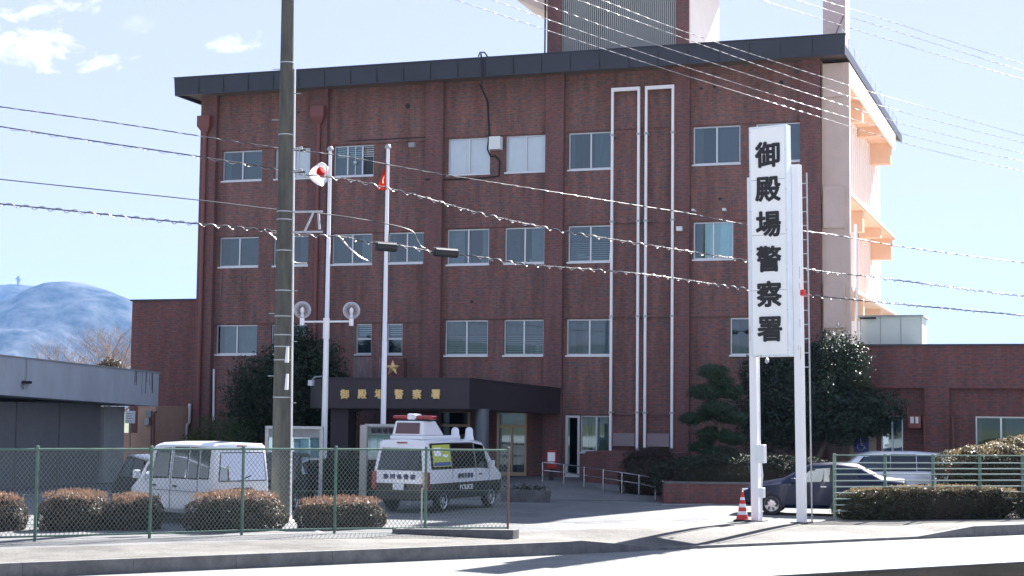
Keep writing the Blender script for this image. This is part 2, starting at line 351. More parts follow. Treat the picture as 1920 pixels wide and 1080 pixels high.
# kerb stones
m_ = MB(); x = -60.0
while x < 110:
    x1 = x+2.0 if -5 < x < 60 else x+5
    za = walk_h(x, -29.07)+.012; zb = walk_h(x1, -29.07)+.012; g = .003
    a, b = x+g, x1-g
    m_.hexa([SN(a, -29.07, GZ-.1), SN(a, -28.885, GZ-.1), SN(b, -28.885, GZ-.1), SN(b, -29.07, GZ-.1), SN(a, -29.07, za), SN(a, -28.915, za), SN(b, -28.915, zb), SN(b, -29.07, zb)], CONCD)
    x = x1
struct(m_.build('kerb'))
# near kerb and verge
m_ = MB(); m_.hexa([SN(-120, -23.34, GZ-.1), SN(-120, -23.18, GZ-.1), SN(200, -23.18, GZ-.1), SN(200, -23.34, GZ-.1), SN(-120, -23.34, GZ+.03), SN(-120, -23.18, GZ+.03), SN(200, -23.18, GZ+.03), SN(200, -23.34, GZ+.03)], CONC)
struct(m_.build('near_kerb'))
m_ = MB(); m_.poly([SN(-120, -23.18, GZ+.01), SN(-120, -18.5, GZ+.01), SN(200, -18.5, GZ+.01), SN(200, -23.18, GZ+.01)], VERGEM)
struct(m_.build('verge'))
m_ = MB(); m_.poly([SN(-120, -18.5, GZ+.01), SN(-120, 60, GZ+.01), SN(200, 60, GZ+.01), SN(200, -18.5, GZ+.01)], BOUNCEM)  # unseen pale paving added to bounce sunlight onto the shaded facade
struct(m_.build('bounce_pavement'))
# parking lot and ground to the horizon
m_ = MB(); m_.poly([SN(-120, -32.0, 0), SN(200, -32.0, 0), SN(200, -95, 0), SN(-120, -95, 0)], ASPH)
struct(m_.build('parking_lot'))
m_ = MB(); m_.poly([(-9000, -3000, -.6), (9000, -3000, -.6), (9000, 9000, -.6), (-9000, 9000, -.6)], FARG)
struct(m_.build('ground'))
# painted parking and driveway lines
PAINT = mat('worn white road paint', (.74, .74, .72), .7, var=.08, vscale=12)
m_ = MB()
def stripe(a, b, w=.12, z=.006):
    a = Vector(a); b = Vector(b); t = (b-a).normalized(); s = Vector((-t.y, t.x, 0))*w/2; m_.poly([(*(a-s).xy, z), (*(b-s).xy, z), (*(b+s).xy, z), (*(a+s).xy, z)], PAINT)
for a, b in (((985, 984), (1075, 982)), ((1040, 992), (1160, 988)), ((1215, 963), (1385, 957)), ((1240, 947), (1392, 944)), ((545, 974), (602, 999)), ((1170, 979), (1260, 976))):
    stripe(G(*a), G(*b), .11)
struct(m_.build('parking_markings'))
# ramp up to the entrance
m_ = MB()
rp_ = [G(900, 912), G(1229, 941), G(1245, 938), G(1075, 906, .28), G(900, 902, .28)]
m_.poly([(-24.5, 51.5, .008), (-18.2, 48.6, .008), (-12.9, 50.9, .008), (-16.2, 55.2, .22), (-18.4, 56.8, .30), (-24.5, 56.8, .30)], ASPH)
m_.poly([(-24.5, 56.8, .30), (-18.4, 56.8, .30), (-16.2, 55.2, .22), (-15.9, 60.7, .3), (-24.5, 60.7, .30)], ASPH)
m_.poly([(-12.9, 50.9, .008), (-12.7, 51.1, 0), (-15.7, 60.7, 0), (-15.9, 60.7, .3), (-16.2, 55.2, .22)], CONCD)
struct(m_.build('path'))
# ------------------------------------------------------------------ police station
ST = empty('police_station', (-22.3, YF, 0))
tag(ST, 'four storey red brown brick police station with dark roof fascia', 'building')
STI = Matrix.Translation((22.3, -YF, 0))
def on(o, parent):           # parent while keeping world placed vertices
    o.parent = parent; o.matrix_parent_inverse = parent_world(parent).inverted(); return o
def parent_world(p):
    m = Matrix.Identity(4)
    while p is not None:
        m = p.matrix_parent_inverse @ p.matrix_basis @ m if False else (p.matrix_parent_inverse @ (Matrix.Translation(p.location) @ p.rotation_euler.to_matrix().to_4x4()) @ m)
        p = p.parent
    return m
H4, H3, H2 = (12.40, 13.87), (8.73, 10.16), (5.06, 6.47)
WIN = []   # x0,x1,z0,z1,style
for x0, x1, st in ((-34.49, -32.6, 'dark'), (-31.98, -30.2, 'blind'), (-29.24, -27.42, 'open'), (-24.12, -22.29, 'blind'), (-21.62, -19.94, 'blind'), (-18.98, -17.15, 'dark'), (-13.94, -12.1, 'dark'), (-11.5, -9.72, 'dark')):
    l = x1 < -27; WIN.append((x0, x1, 12.52 if l else H4[0], 13.8 if l else H4[1], st))
for x0, x1, st in ((-34.53, -32.66, 'curt'), (-31.96, -30.31, 'dark'), (-29.24, -27.42, 'curt'), (-26.7, -25.05, 'dark'), (-24.1, -22.29, 'curt'), (-21.62, -19.94, 'curt'), (-18.97, -17.14, 'curt'), (-13.93, -12.37, 'half')):
    l = x1 < -25; WIN.append((x0, x1, 8.84 if l else H3[0], 10.1 if l else H3[1], st))
for x0, x1, st in ((-34.6, -32.64, 'curt'), (-31.98, -30.3, 'dark'), (-28.09, -27.37, 'narrow'), (-26.7, -26.0, 'narrow'), (-24.14, -22.29, 'curt'), (-21.62, -19.94, 'curt'), (-19.0, -17.14, 'half'), (-12.49, -10.7, 'dark')):
    l = x1 < -25; WIN.append((x0, x1, 5.12 if l else H2[0], 6.36 if l else H2[1], st))
WIN.append((-18.4, -17.13, 1.30, 2.70, 'lit'))
PIL = [-34.68, -29.44, -24.25, -19.11, -14.02, -9.03]
DOORS = [(-19.0, -18.42, .3, 2.7), (-24.35, -23.0, .3, 2.85), (-21.85, -20.6, .3, 2.85), (-30.6, -27.9, .3, 2.85)]
holes = [(a, b, c, d) for a, b, c, d, s in WIN]+DOORS
mb = MB()
mb.wall(-35.5, -9.03, -.1, 16.2, YF, holes, BRICK, .2)
XL, XR, YB = -35.5, -9.03, 79.8
mb.poly([(XL, YF, -.1), (XL, YF, 16.2), (XL, YB, 16.2), (XL, YB, -.1)], BRICK)
mb.poly([(XL, YB, -.1), (XL, YB, 16.2), (XR, YB, 16.2), (XR, YB, -.1)], BEIGE)
mb.poly([(XR, YF, -.1), (XR, YB, -.1), (XR, YB, 16.2), (XR, YF, 16.2)], PINKW)
on(mb.build('wall'), ST)
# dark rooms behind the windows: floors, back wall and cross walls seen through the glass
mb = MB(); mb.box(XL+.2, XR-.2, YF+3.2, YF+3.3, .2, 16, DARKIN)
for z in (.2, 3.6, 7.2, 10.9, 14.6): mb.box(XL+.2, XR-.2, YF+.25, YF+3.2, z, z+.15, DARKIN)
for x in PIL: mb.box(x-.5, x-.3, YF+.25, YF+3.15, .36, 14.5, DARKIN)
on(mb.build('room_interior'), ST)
# spandrel skins standing 5 cm proud between the window rows
mb = MB()
for i in range(5):
    a, b = PIL[i]+.004, PIL[i+1]-.754
    left = i < 2
    tops = [(13.84 if left else 13.91, 16.195), (10.13 if left else 10.2, 12.36 if not left else 12.48), (6.4 if left else 6.51, 8.69 if not left else 8.8)]
    if i == 3: tops = [(13.91, 16.195), (10.2, 13.85), (6.51, 10.14), (2.76, 6.45)] if False else tops
    for z0, z1 in tops: mb.box(a, b, YF-.05, YF-.001, z0, z1, BRICK)
    if i in (3,): mb.box(a, b, YF-.05, YF-.001, 2.74, 5.02, BRICK)
on(mb.build('spandrel'), ST)
for x in PIL:
    mb = MB(); mb.box(x-.75, x, YF-.28, YF+.001, -.1, 16.19, BRICK_P)
    on(mb.build('pilaster'), ST)
mb = MB(); mb.box(-35.5, -34.683-.75, YF-.12, YF+.001, -.1, 16.18, BRICK_P); on(mb.build('corner_strip'), ST)
# roof slab with fascia and soffit
RX0, RX1, RY0, RY1 = -36.12, -7.96, 59.45, 79.9
mb = MB()
# the fascia leans out a little at the bottom
def fascia_ring(z0, z1):
    mb.hexa([(RX0, RY0, z0), (RX1, RY0, z0), (RX1, RY0+.08, z0), (RX0, RY0+.08, z0), (RX0-.02, RY0-.06, z1), (RX1+.02, RY0-.06, z1), (RX1+.02, RY0+.08, z1), (RX0-.02, RY0+.08, z1)], FASCIA)
fascia_ring(16.06, 16.80)
mb.box(RX0, RX0+.08, RY0+.08, RY1, 16.06, 16.8, FASCIA)
mb.box(RX1-.06, RX1, RY0+.08, RY1, 16.10, 16.46, FASCIA)
mb.box(RX0-.04, RX1+.04, RY0-.1, RY0+.12, 16.8, 16.84, FASCIA)
for k in range(1, 24):            # panel joints of the fascia
    x = RX0+k*(RX1-RX0)/24; mb.box(x-.004, x+.004, RY0-.062, RY0-.03, 16.1, 16.795, BLACKP)
on(mb.build('roof_fascia'), ST)
mb = MB(); mb.box(RX0+.08, RX1-.06, RY0+.08, RY1, 16.2, 16.5, CONC); mb.poly([(RX0+.08, RY0+.08, 16.195), (RX0+.08, RY1, 16.195), (RX1-.06, RY1, 16.195), (RX1-.06, RY0+.08, 16.195)], SOFFIT)
on(mb.build('roof_slab'), ST)
# roof edge railing on the east side
mb = MB(); 
for k in range(12):
    y = 60+k*1.72; mb.tube([(RX1-.15, y, 16.5), (RX1-.15, y, 17.15)], .018, ALU, 6)
mb.tube([(RX1-.15, 60, 17.15), (RX1-.15, 60+11*1.72, 17.15)], .018, ALU, 6)
on(mb.build('roof_railing'), ST)
# front fin of the east side, with its projecting boxes
mb = MB(); FX0, FX1 = -9.0, -7.98
mb.box(FX0, FX1, YF, YF+.35, 0, 16.05, BEIGE)
for y0, y1, p in ((108, 183, .14), (350, 428, .14), (531, 615, .14)):
    z1 = min(16.0, PY(1560, y0, YF).z); z0 = PY(1560, y1, YF).z; mb.box(FX0+.06, FX1-.18, YF-p, YF-.001, z0, z1, BEIGE)
on(mb.build('end_fin'), ST)
# ledges with cross beams
for zt, last in ((16.05, 1), (11.12, 1), (7.57, 1)):
    mb = MB()
    if zt > 16: mb.box(-8.06, FX1, YF+.36, 77.0, 15.28, 16.04, PINKW); sl = 15.55
    else: mb.box(-9.02, FX1, YF+.36, 76.6, zt-.12, zt, ORANGE); mb.box(-8.04, FX1+.02, YF+.36, 76.62, zt-.06, zt+.05, PINKW); sl = zt-.12
    if zt > 16: mb.box(-9.02, -8.065, YF+.36, 77.0, 15.45, 15.6, ORANGE); sl = 15.45
    for k, (yy, w, dp) in enumerate(((62.6, .62, .32), (65.3, .95, .85), (67.6, .55, .35), (71.4, .95, .42), (75.9, .93, .95))):
        mb.box(-9.02, -9.02+w, yy, yy+.5, sl-dp, sl-.001, ORANGE)
    on(mb.build('ledge'), ST)
mb = MB()                         # vertical ribs of the side wall cladding
for k in range(26):
    y = 61.6+k*.7; mb.box(XR+.001, XR+.035, y, y+.06, 7.7, 15.4, PINKW)
on(mb.build('side_cladding'), ST)
mb = MB(); c = PX(1610, 470, -7.9)
mb.tube([(-7.86, 61.5, 10.0), (-7.86, 61.5, 4.0)], .06, WHITEP, 8); mb.tube([(-7.86, 61.9, 10.0), (-7.86, 61.9, 4.0)], .03, GALV, 6)
on(mb.build('side_pipe'), ST)

def window(x0, x1, z0, z1, st, parent=ST, y=YF):
    fr = MB(); w = .05; ya, yb = y+.09, y+.16
    fr.box(x0, x1, ya, yb, z1-w, z1, ALU); fr.box(x0, x1, ya, yb, z0, z0+w, ALU)
    fr.box(x0, x0+w, ya, yb, z0+w, z1-w, ALU); fr.box(x1-w, x1, ya, yb, z0+w, z1-w, ALU)
    fr.box(x0-.03, x1+.03, y-.07, y+.12, z0-.07, z0-.003, ALU)          # sill
    if st == 'narrow':
        zm = (z0+z1)/2; fr.box(x0+w, x1-w, ya+.01, yb-.01, zm-.035, zm+.035, ALU); cuts = [(x0+w, x1-w)]
    elif st == 'open':
        xm = x0+(x1-x0)*.33; xo = x0+(x1-x0)*.72
        fr.box(xm-.03, xm+.03, ya+.01, yb-.01, z0+w, z1-w, ALU); fr.box(xo-.05, xo+.01, ya-.02, yb-.03, z0+.02, z1-.02, ALU)
        fr.box((xm+xo)/2-.015, (xm+xo)/2+.015, ya, yb-.03, z0+w, z1-w, ALU); fr.lathe(((xm+xo)/2, ya-.02, z0+.55), [(.001, -.09), (.09, -.03), (.09, .05), (.001, .1)], ALU, 10)
        cuts = [(x0+w, xm-.03), (xm+.03, xo-.05)]
    else:
        xm = (x0+x1)/2; fr.box(xm-.03, xm+.03, ya-.01, yb-.01, z0+.02, z1-.02, ALU); cuts = [(x0+w, xm-.03), (xm+.03, x1-w)]
    f = on(fr.build('window'), parent)
    g = MB()
    for a, b in cuts:
        tilt = random.uniform(-.014, .014)
        g.poly([(a, y+.125, z0+w), (b, y+.125+tilt, z0+w), (b, y+.125+tilt, z1-w), (a, y+.125, z1-w)], GLASSC if st == 'blind' else GLASS)
    on(g.build('pane'), f)
    c = MB(); rn = random.Random(int((x0+z0)*100)); y_ = y
    def drape(a, b, m, za=z0, zb=z1, amp=.010):
        n = max(4, int((b-a)/.09)); ph = rn.random()*6; y = y_-.13 if m is BLIND else y_
        for i in range(n):
            xa = a+(b-a)*i/n; xb = a+(b-a)*(i+1)/n; ya_ = y+.3+amp*math.sin(i*1.9+ph); yb_ = y+.3+amp*math.sin((i+1)*1.9+ph)
            c.poly([(xa, ya_, za), (xb, yb_, za), (xb, yb_, zb), (xa, ya_, zb)], m)
    if st == 'blind':
        drape(x0-.05, x1+.05, BLIND, z0+.02, z1+.1, .006)
    elif st == 'curt':
        cm = rn.choice((CURT, CURT2, CURT3)); k_ = rn.random()
        if k_ < .4: drape(x0+rn.uniform(.1, .4), x1+.05, cm)
        elif k_ < .7:
            drape(x0-.05, x0+(x1-x0)*rn.uniform(.3, .45), cm); drape(x1-(x1-x0)*rn.uniform(.12, .4), x1+.05, CURT2)
        else:
            for q_ in range(9): c.box(x0+.05, x1-.05, y+.26, y+.27, z0+.06+q_*.085, z0+.105+q_*.085, CURT2)
            drape(x0, x1, CURT, za=z0+.85)
        for q_ in range(3):
            bx_ = rn.uniform(x0+.1, x1-.5); c.box(bx_, bx_+rn.uniform(.15, .5), y+.55, y+.9, z0-.1, z0+rn.uniform(.1, .55), rn.choice((CONC, BLIND, CURT3)))
    elif st == 'half':
        drape((x0+x1)/2-.35, x1+.05, BLIND if z0 > 8 else CURT); drape(x0+.1, x0+.3, CURT)
    elif st == 'dark':
        drape(x0-.05, x0+rn.uniform(.15, .35), CURT); drape(x0+rn.uniform(.8, 1.2), x1+.05, CURT, z0+rn.uniform(-.1, .1), z1)
    elif st == 'lit':
        c.box(x0+.05, x0+.75, y+1.5, y+1.52, z0-.2, z1-.25, mat('pale notice wall', (.5, .49, .36), .8)); c.box(x0+.9, x1, y+1.0, y+1.05, z0-.1, z0+.9, CURT)
    else:
        drape(x0, x1, CURT)
        for k in range(5): c.box(x0+.06, x1-.06, y+.24, y+.25, z1-.1-k*.09, z1-.07-k*.09, BLIND)
    if c.v: on(c.build('curtain'), f)
for w in WIN: window(*w)
# water stains under the two narrow windows
STAIN = mat('lime stain on brick', (.22, .165, .17), .9, var=.25, vscale=5, stretch=(3, 3, .6))
mb = MB()
for x0, x1 in ((-28.15, -27.3), (-27.0, -25.9)):
    mb.box(x0, x1, YF-.056, YF-.0505, 4.1, 4.98, STAIN)
# spandrel patch carrying the stain
mb.box(-28.9, -25.02, YF-.05, YF-.001, 3.9, 4.99, BRICK)
on(mb.build('stained_panel'), ST)
# vent caps, round vents and small fittings on the brick
for px, py, r_ in ((765, 199, .11), (560, 211, .05), (1465, 155, .09), (1315, 166, .06), (1340, 163, .06), (885, 566, .06), (1350, 373, .06), (473, 215, .03)):
    p = PY(px, py, YF-.05); mb = MB()
    for k in range(14):
        a = 2*math.pi*k/14; b = 2*math.pi*(k+1)/14
        mb.poly([(p.x, YF-.075, p.z), (p.x+r_*math.cos(a), YF-.07, p.z+r_*math.sin(a)), (p.x+r_*math.cos(b), YF-.07, p.z+r_*math.sin(b))], BLACKP)
        mb.poly([(p.x+r_*math.cos(a), YF-.07, p.z+r_*math.sin(a)), (p.x+r_*math.cos(a), YF-.049, p.z+r_*math.sin(a)), (p.x+r_*math.cos(b), YF-.049, p.z+r_*math.sin(b)), (p.x+r_*math.cos(b), YF-.07, p.z+r_*math.sin(b))], BRICK_P)
    on(mb.build('wall_vent'), ST)
p = PY(1421, 159, YF-.05); mb = MB()
for k in range(12):
    a = 2*math.pi*k/12; b = a+2*math.pi/12; mb.tube([(p.x+.09*math.cos(a), YF-.08, p.z+.12*math.sin(a)), (p.x+.09*math.cos(b), YF-.08, p.z+.12*math.sin(b))], .018, BRICK_P, 5)
on(mb.build('ring_vent'), ST)
RDARK = mat('red brown painted pipe', (.18, .065, .058), .5)
# rain hoppers and downpipes on the two left pilasters
for xc, zt, zb in ((-35.15, 15.3, .3), (-29.78, 15.45, .3)):
    mb = MB(); yb = YF-.34
    mb.hexa([(xc-.1, yb-.05, zt-.75), (xc+.1, yb-.05, zt-.75), (xc+.1, yb+.1, zt-.75), (xc-.1, yb+.1, zt-.75), (xc-.3, yb-.24, zt-.45), (xc+.3, yb-.24, zt-.45), (xc+.3, yb+.06, zt-.45), (xc-.3, yb+.06, zt-.45)], RDARK)
    mb.box(xc-.3, xc+.3, yb-.24, yb+.06, zt-.448, zt, RDARK); mb.tube([(xc, yb-.02, zt-.7), (xc, yb-.02, zb)], .085, RDARK, 10)
    for z in (3, 6, 9, 12): mb.box(xc-.12, xc+.12, yb-.11, yb+.06, z, z+.05, RDARK)
    on(mb.build('downpipe', smooth=40), ST)
# the tall white inverted U pipe frames
for xa, xb in ((-17.08, -16.02), (-15.72, -14.66)):
    mb = MB(); yy = YF-.34; zt = 15.36; w = .095
    zb = 1.33 if xa < -16.5 else 1.5
    for x in (xa, xb): mb.box(x-w/2, x+w/2, yy-w/2, yy+w/2, zb, zt, WHITEP)
    mb.box(xa-w/2, xb+w/2, yy-w/2-.01, yy+w/2+.01, zt+.001, zt+.14, WHITEP)
    for z in (2.8, 6.5, 10.2, 13.6):
        for x in (xa, xb): mb.box(x-.08, x+.08, yy-.06, YF-.051, z, z+.08, GALV)
    on(mb.build('pipe_frame'), ST)
mb = MB(); mb.box(-17.1, -16.2, YF-.55, YF-.3, 1.12, 1.32, GALV); mb.tube([(-16.35, YF-.58, 1.22), (-16.35, YF-.28, 1.22)], .14, GALV, 12)
on(mb.build('pipe_duct'), ST)
for xa, xb in ((-16.98, -16.12), (-15.62, -14.76)):
    mb = MB(); mb.box(xa, xb, YF-.36, YF-.35, 1.55, 2.05, mat('clear plastic guard', (.25, .2, .22), .2)); on(mb.build('pipe_guard'), ST)
# black cable and white junction box on the fourth floor
mb = MB()
pts = [(902, 100, RY0-.13), (903, 160, RY0-.13), (900, 158, YF-.08), (914, 190, YF-.08), (917, 250, YF-.08), (914, 280, YF-.08), (920, 294, YF-.08), (929, 292, YF-.1), (937, 302, YF-.08), (935, 330, YF-.08), (905, 334, YF-.08), (830, 337, YF-.08), (797, 336, YF-.33)]
mb.tube([PY(*p) for p in pts], .035, BLACKP, 6)
mb.tube([PY(897, 106, RY0-.12), PY(900, 98, RY0-.05), PY(908, 98, RY0), PY(914, 106, RY0-.05)], .03, BLACKP, 6)
on(mb.build('wall_cable', smooth=60), ST)
mb = MB(); p = PY(929, 268, YF-.3); mb.box(p.x-.26, p.x+.22, YF-.38, YF-.05, p.z-.26, p.z+.26, WHITE); on(mb.build('junction_box', bevel=.01), ST)
# small wall fittings
for px, py, s_, m in ((1274, 429, .11, WHITE), (1300, 394, .05, WHITE), (1358, 393, .06, WHITE), (773, 272, .13, CONC)):
    p = PY(px, py, YF-.4); mb = MB(); mb.box(p.x-s_, p.x+s_, YF-.5, YF-.3, p.z-s_*.8, p.z+s_*.8, m); mb.box(p.x-.03, p.x+.03, YF-.3, YF-.04, p.z-.03, p.z+.03, m); on(mb.build('wall_lamp', bevel=.008), ST)
mb = MB(); p0 = PY(700, 268, YF); mb.box(-28.6, -25.05, YF-.075, YF-.051, 13.96, 14.0, BLACKP); on(mb.build('cable_duct'), ST)
# white drain pipes near the left wing
for px, y0, y1 in ((401, 692, 790), (415, 508, 556), (794, 490, 545)):
    a = PY(px, y0, YF-.1); b = PY(px-1, y1, YF-.1); mb = MB(); mb.tube([a, b], .05 if y0 > 600 else .02, WHITEP if y0 > 600 else STAIN, 8); on(mb.build('vent_pipe'), ST)
# rooftop tower
TY = 64.0
def tx(px): return PY(px, 60, TY).x
TX0, TX1 = tx(1026), tx(1292); CX0, CX1 = tx(1052), tx(1268)
mb = MB(); TZ = 21.6; TYB = 69.6
mb.box(TX0, CX0, TY, TY+.5, 16.5, TZ, BRICK_P); mb.box(CX1, TX1, TY, TY+.5, 16.5, TZ, BRICK_P)
mb.box(TX0, TX1-.001, TY+.5, TYB, 16.5, TZ, BRICK_P)
mb.box(TX1, TX1+.05, TY+.02, TYB, 16.5, TZ, PINKW)
on(mb.build('rooftop_tower'), ST)
mb = MB(); CLAD = mat('grey corrugated cladding', (.38, .385, .375), .5, .25, var=.06, vscale=.6); n = 58; w = (CX1-CX0)/n
for k in range(n):
    a = CX0+k*w; mb.poly([(a, TY+.1, 16.5), (a+w*.55, TY+.1, 16.5), (a+w*.55, TY+.1, TZ), (a, TY+.1, TZ)], CLAD); mb.poly([(a+w*.55, TY+.1, 16.5), (a+w*.68, TY+.19, 16.5), (a+w*.68, TY+.19, TZ), (a+w*.55, TY+.1, TZ)], CLAD)
    mb.poly([(a+w*.68, TY+.19, 16.5), (a+w*.9, TY+.19, 16.5), (a+w*.9, TY+.19, TZ), (a+w*.68, TY+.19, TZ)], CLAD); mb.poly([(a+w*.9, TY+.19, 16.5), (a+w, TY+.1, 16.5), (a+w, TY+.1, TZ), (a+w*.9, TY+.19, TZ)], CLAD)
on(mb.build('corrugated_cladding'), ST)
mb = MB(); zz = PY(985, 0, TY).z
mb.box(TX0-1.4, TX1+1.2, TY-1.0, TYB+1, TZ+.001, TZ+.5, FASCIA)
mb.hexa([(TX0-1.35, TY-.4, zz), (TX0-.001, TY-.0, zz-.55), (TX0-.001, TY+3, zz-.55), (TX0-1.35, TY+3, zz), (TX0-1.35, TY-.4, zz+.25), (TX0-.001, TY, zz+.25), (TX0-.001, TY+3, zz+.25), (TX0-1.35, TY+3, zz+.25)], BEIGE)
on(mb.build('tower_roof'), ST)
mb = MB(); mb.tube([(TX0-.08, TY-.05, 21.4), (TX0-.08, TY-.05, 17.3), (TX0-.3, TY-.25, 16.6)], .035, BLACKP, 6); on(mb.build('tower_cable'), ST)
mb = MB(); a = PY(1543, 60, 62.4).x; b = PY(1585, 60, 62.4).x; mb.box(a, b, 62.4, 63.6, 16.5, 21, mat('pinkish mortar chimney', (.50, .40, .40), .9, var=.08)); mb.bar((b-.03, 62.38, 18.3), (a+.3, 62.38, 17.1), .02, BLACKP); on(mb.build('chimney'), ST)

# entrance canopy
CY = 54.0
cz0, cz1 = 2.83, 3.93
c_a = PY(582, 740, CY+1.1).x; c_b = PY(604, 740, CY).x; c_c = PY(880, 740, CY).x
poly_c = [(c_a, CY+1.1), (c_b, CY), (c_c, CY), (-19.13, YF-.29), (c_a, YF-.29)]
mb = MB(); t_ = .12
ztop = [3.93, 3.95, 3.95, 3.72, 3.9]; zbot = [2.86, 2.86, 2.9, 2.76, 2.8]
for i in range(5):
    j = (i+1) % 5; (ax, ay), (bx, by) = poly_c[i], poly_c[j]
    mb.poly([(ax, ay, zbot[i]), (bx, by, zbot[j]), (bx, by, ztop[j]), (ax, ay, ztop[i])], DKGREY)
mb.poly([(p[0], p[1], z) for p, z in zip(poly_c, ztop)], DKGREY); mb.poly([(p[0], p[1], z) for p, z in zip(poly_c, zbot)][::-1], SOFFIT)
for (p, q, za, zb) in ((poly_c[1], poly_c[2], 3.95, 3.95), (poly_c[2], poly_c[3], 3.95, 3.72)): mb.bar((p[0], p[1]-.02, za+.02), (q[0], q[1]-.02, zb+.02), .07, DKGREY, .05)
can = on(mb.build('entrance_canopy'), ST)
for ch, px in zip('御殿場警察署', (646, 679, 711, 748, 782, 817)):
    p = PY(px, 739, CY-.04); o = text_mesh(ch, .36, .04, .011, 'gold_character', GOLD); o.location = p; on(o, can)
# canopy columns and dark entrance wall below it
mb = MB(); 
a, b = PY(622, 800, CY+.6).x, PY(655, 800, CY+.6).x; mb.box(a, b, CY+.5, CY+1.1, 0, 2.86, DKGREY)
on(mb.build('canopy_column'), ST)
mb = MB(); p = PY(903, 820, CY+1.0); mb.lathe((p.x, p.y, 0), [(.26, .0), (.26, 2.9)], mat('grey blue round column', (.13, .15, .17), .4, .3), 20); on(mb.build('canopy_column', smooth=40), ST)
# entrance glass doors
for x0, x1, z0, z1 in DOORS:
    mb = MB(); ya = YF-.02; w = .09
    mt = ALU if x0 > -19.1 else BRONZE
    mb.box(x0, x0+w, ya, ya+.1, z0, z1, mt); mb.box(x1-w, x1, ya, ya+.1, z0, z1, mt); mb.box(x0+w, x1-w, ya, ya+.1, z1-w, z1, mt); mb.box(x0+w, x1-w, ya, ya+.1, z0, z0+w*1.6, mt)
    if x1-x0 > .9: mb.box(x0+w, x1-w, ya+.01, ya+.09, z0+1.9, z0+2.0, mt); mb.box((x0+x1)/2-.04, (x0+x1)/2+.04, ya+.01, ya+.09, z0+w*1.6, z0+1.9, mt)
    d = on(mb.build('door'), ST)
    g = MB(); g.poly([(x0+w, ya+.05, z0+.1), (x1-w, ya+.05, z0+.1), (x1-w, ya+.05, z1-w), (x0+w, ya+.05, z1-w)], GLASS); on(g.build('pane'), d)
# bright lobby things behind the small glass door
for a_, m_2 in (((-18.9, -18.5, YF+1.4, YF+1.45, .9, 2.6), MATS['pale notice wall']), ((-21.5, -20.9, YF+1.5, YF+1.6, .3, 2.6), mat('warm timber lobby', (.30, .2, .12), .7)), ((-24.1, -23.2, YF+1.2, YF+1.3, 1.2, 1.9), MATS['pale notice wall'])):
    mb = MB(); mb.box(*a_, m_2); on(mb.build('lobby_partition'), ST)
# gold star emblem on a plinth block above the canopy
p = PY(738, 690, YF-.45); mb = MB(); mb.box(p.x-.3, p.x+.42, YF-.4, YF-.05, p.z-.55, p.z+.4, BRICK_D); on(mb.build('emblem_block'), ST)
mb = MB(); pts = []
for k in range(10):
    a = math.pi/2+k*math.pi/5; rr = .32 if k % 2 == 0 else .15; pts.append((p.x-.06+rr*math.cos(a), p.z+rr*math.sin(a)))
for k in range(10):
    a, b = pts[k], pts[(k+1) % 10]; mb.poly([(p.x-.06, YF-.56, p.z), (a[0], YF-.42, a[1]), (b[0], YF-.42, b[1])], GOLD)
    mb.poly([(a[0], YF-.42, a[1]), (a[0], YF-.39, a[1]), (b[0], YF-.39, b[1]), (b[0], YF-.42, b[1])], GOLD)
on(mb.build('star_emblem'), ST)
# spotlight arm at the canopy's left corner
mb = MB(); a = PY(604, 706, CY+.2); b = PY(590, 707, CY+.2); c = PY(584, 716, CY+.2); mb.tube([a, b, c], .03, GALV, 6); mb.box(c.x-.09, c.x+.07, c.y-.1, c.y+.1, c.z-.14, c.z+.06, WHITE); on(mb.build('spotlight'), can)

# ------------------------------------------------------------------ low brick wings
AW = empty('brick_annex', (-37.1, YF, 0)); tag(AW, 'windowless low brick wing joined to the left end of the station', 'building')
mb = MB(); mb.box(-38.75, -35.505, YF+.02, 74, -.1, 7.42, BRICK_D); on(mb.build('wall'), AW)
mb = MB(); mb.box(-38.82, -35.51, YF-.05, 74.05, 7.422, 7.5, FASCIA); on(mb.build('coping'), AW)
mb = MB(); p = PY(349, 800, YF-.1)
mb.tube([PY(356, 757, YF-.08), PY(355, 792, YF-.08), PY(350, 797, YF-.08), PY(347, 835, YF-.08), PY(347, 880, YF-.08)], .07, WHITEP, 8); on(mb.build('vent_pipe', smooth=50), AW)
BW = empty('brick_annex', (-1.5, YF-.7, 0)); tag(BW, 'long low brick wing with large windows to the right of the station', 'building')
YW = YF-.7; ZW = 5.33
wh = [(-7.3, -5.9, .9, 2.83), (-3.6, -1.4, .9, 2.83), (-.3, 3.2, .9, 2.83), (4.2, 7.5, .9, 2.83)]
wh[0] = (PY(1652, 800, YW).x, PY(1693, 800, YW).x, .9, 2.83); wh[1] = (PY(1829, 800, YW).x, PY(1925, 800, YW).x, .9, 2.83)
mb = MB(); mb.wall(-7.9, 14, -.1, ZW, YW, wh, BRICK_D, .2); mb.poly([(-7.9, YW, ZW), (14, YW, ZW), (14, YW+14, ZW), (-7.9, YW+14, ZW)], CONC); mb.poly([(-7.9, YW, -.1), (-7.9, YW+14, -.1), (-7.9, YW+14, ZW), (-7.9, YW, ZW)], BRICK_D)
mb.box(-7.9, 14, YW-.25, YW-.001, 3.82, ZW-.002, BRICK_D)
cx = [PY(1735, 800, YW).x, PY(1778, 800, YW).x]
for k in range(-1, 4):
    a = cx[0]+k*4.3; mb.box(a, a+.85, YW-.25, YW-.001, -.1, 3.818, BRICK_D)
mb.box(-7.7, 13.8, YW+2.6, YW+2.7, 0, ZW-.1, DARKIN)
on(mb.build('wall'), BW)
mb = MB(); mb.box(-7.95, 14.05, YW-.3, YW+.1, ZW+.001, ZW+.07, FASCIA); on(mb.build('coping'), BW)
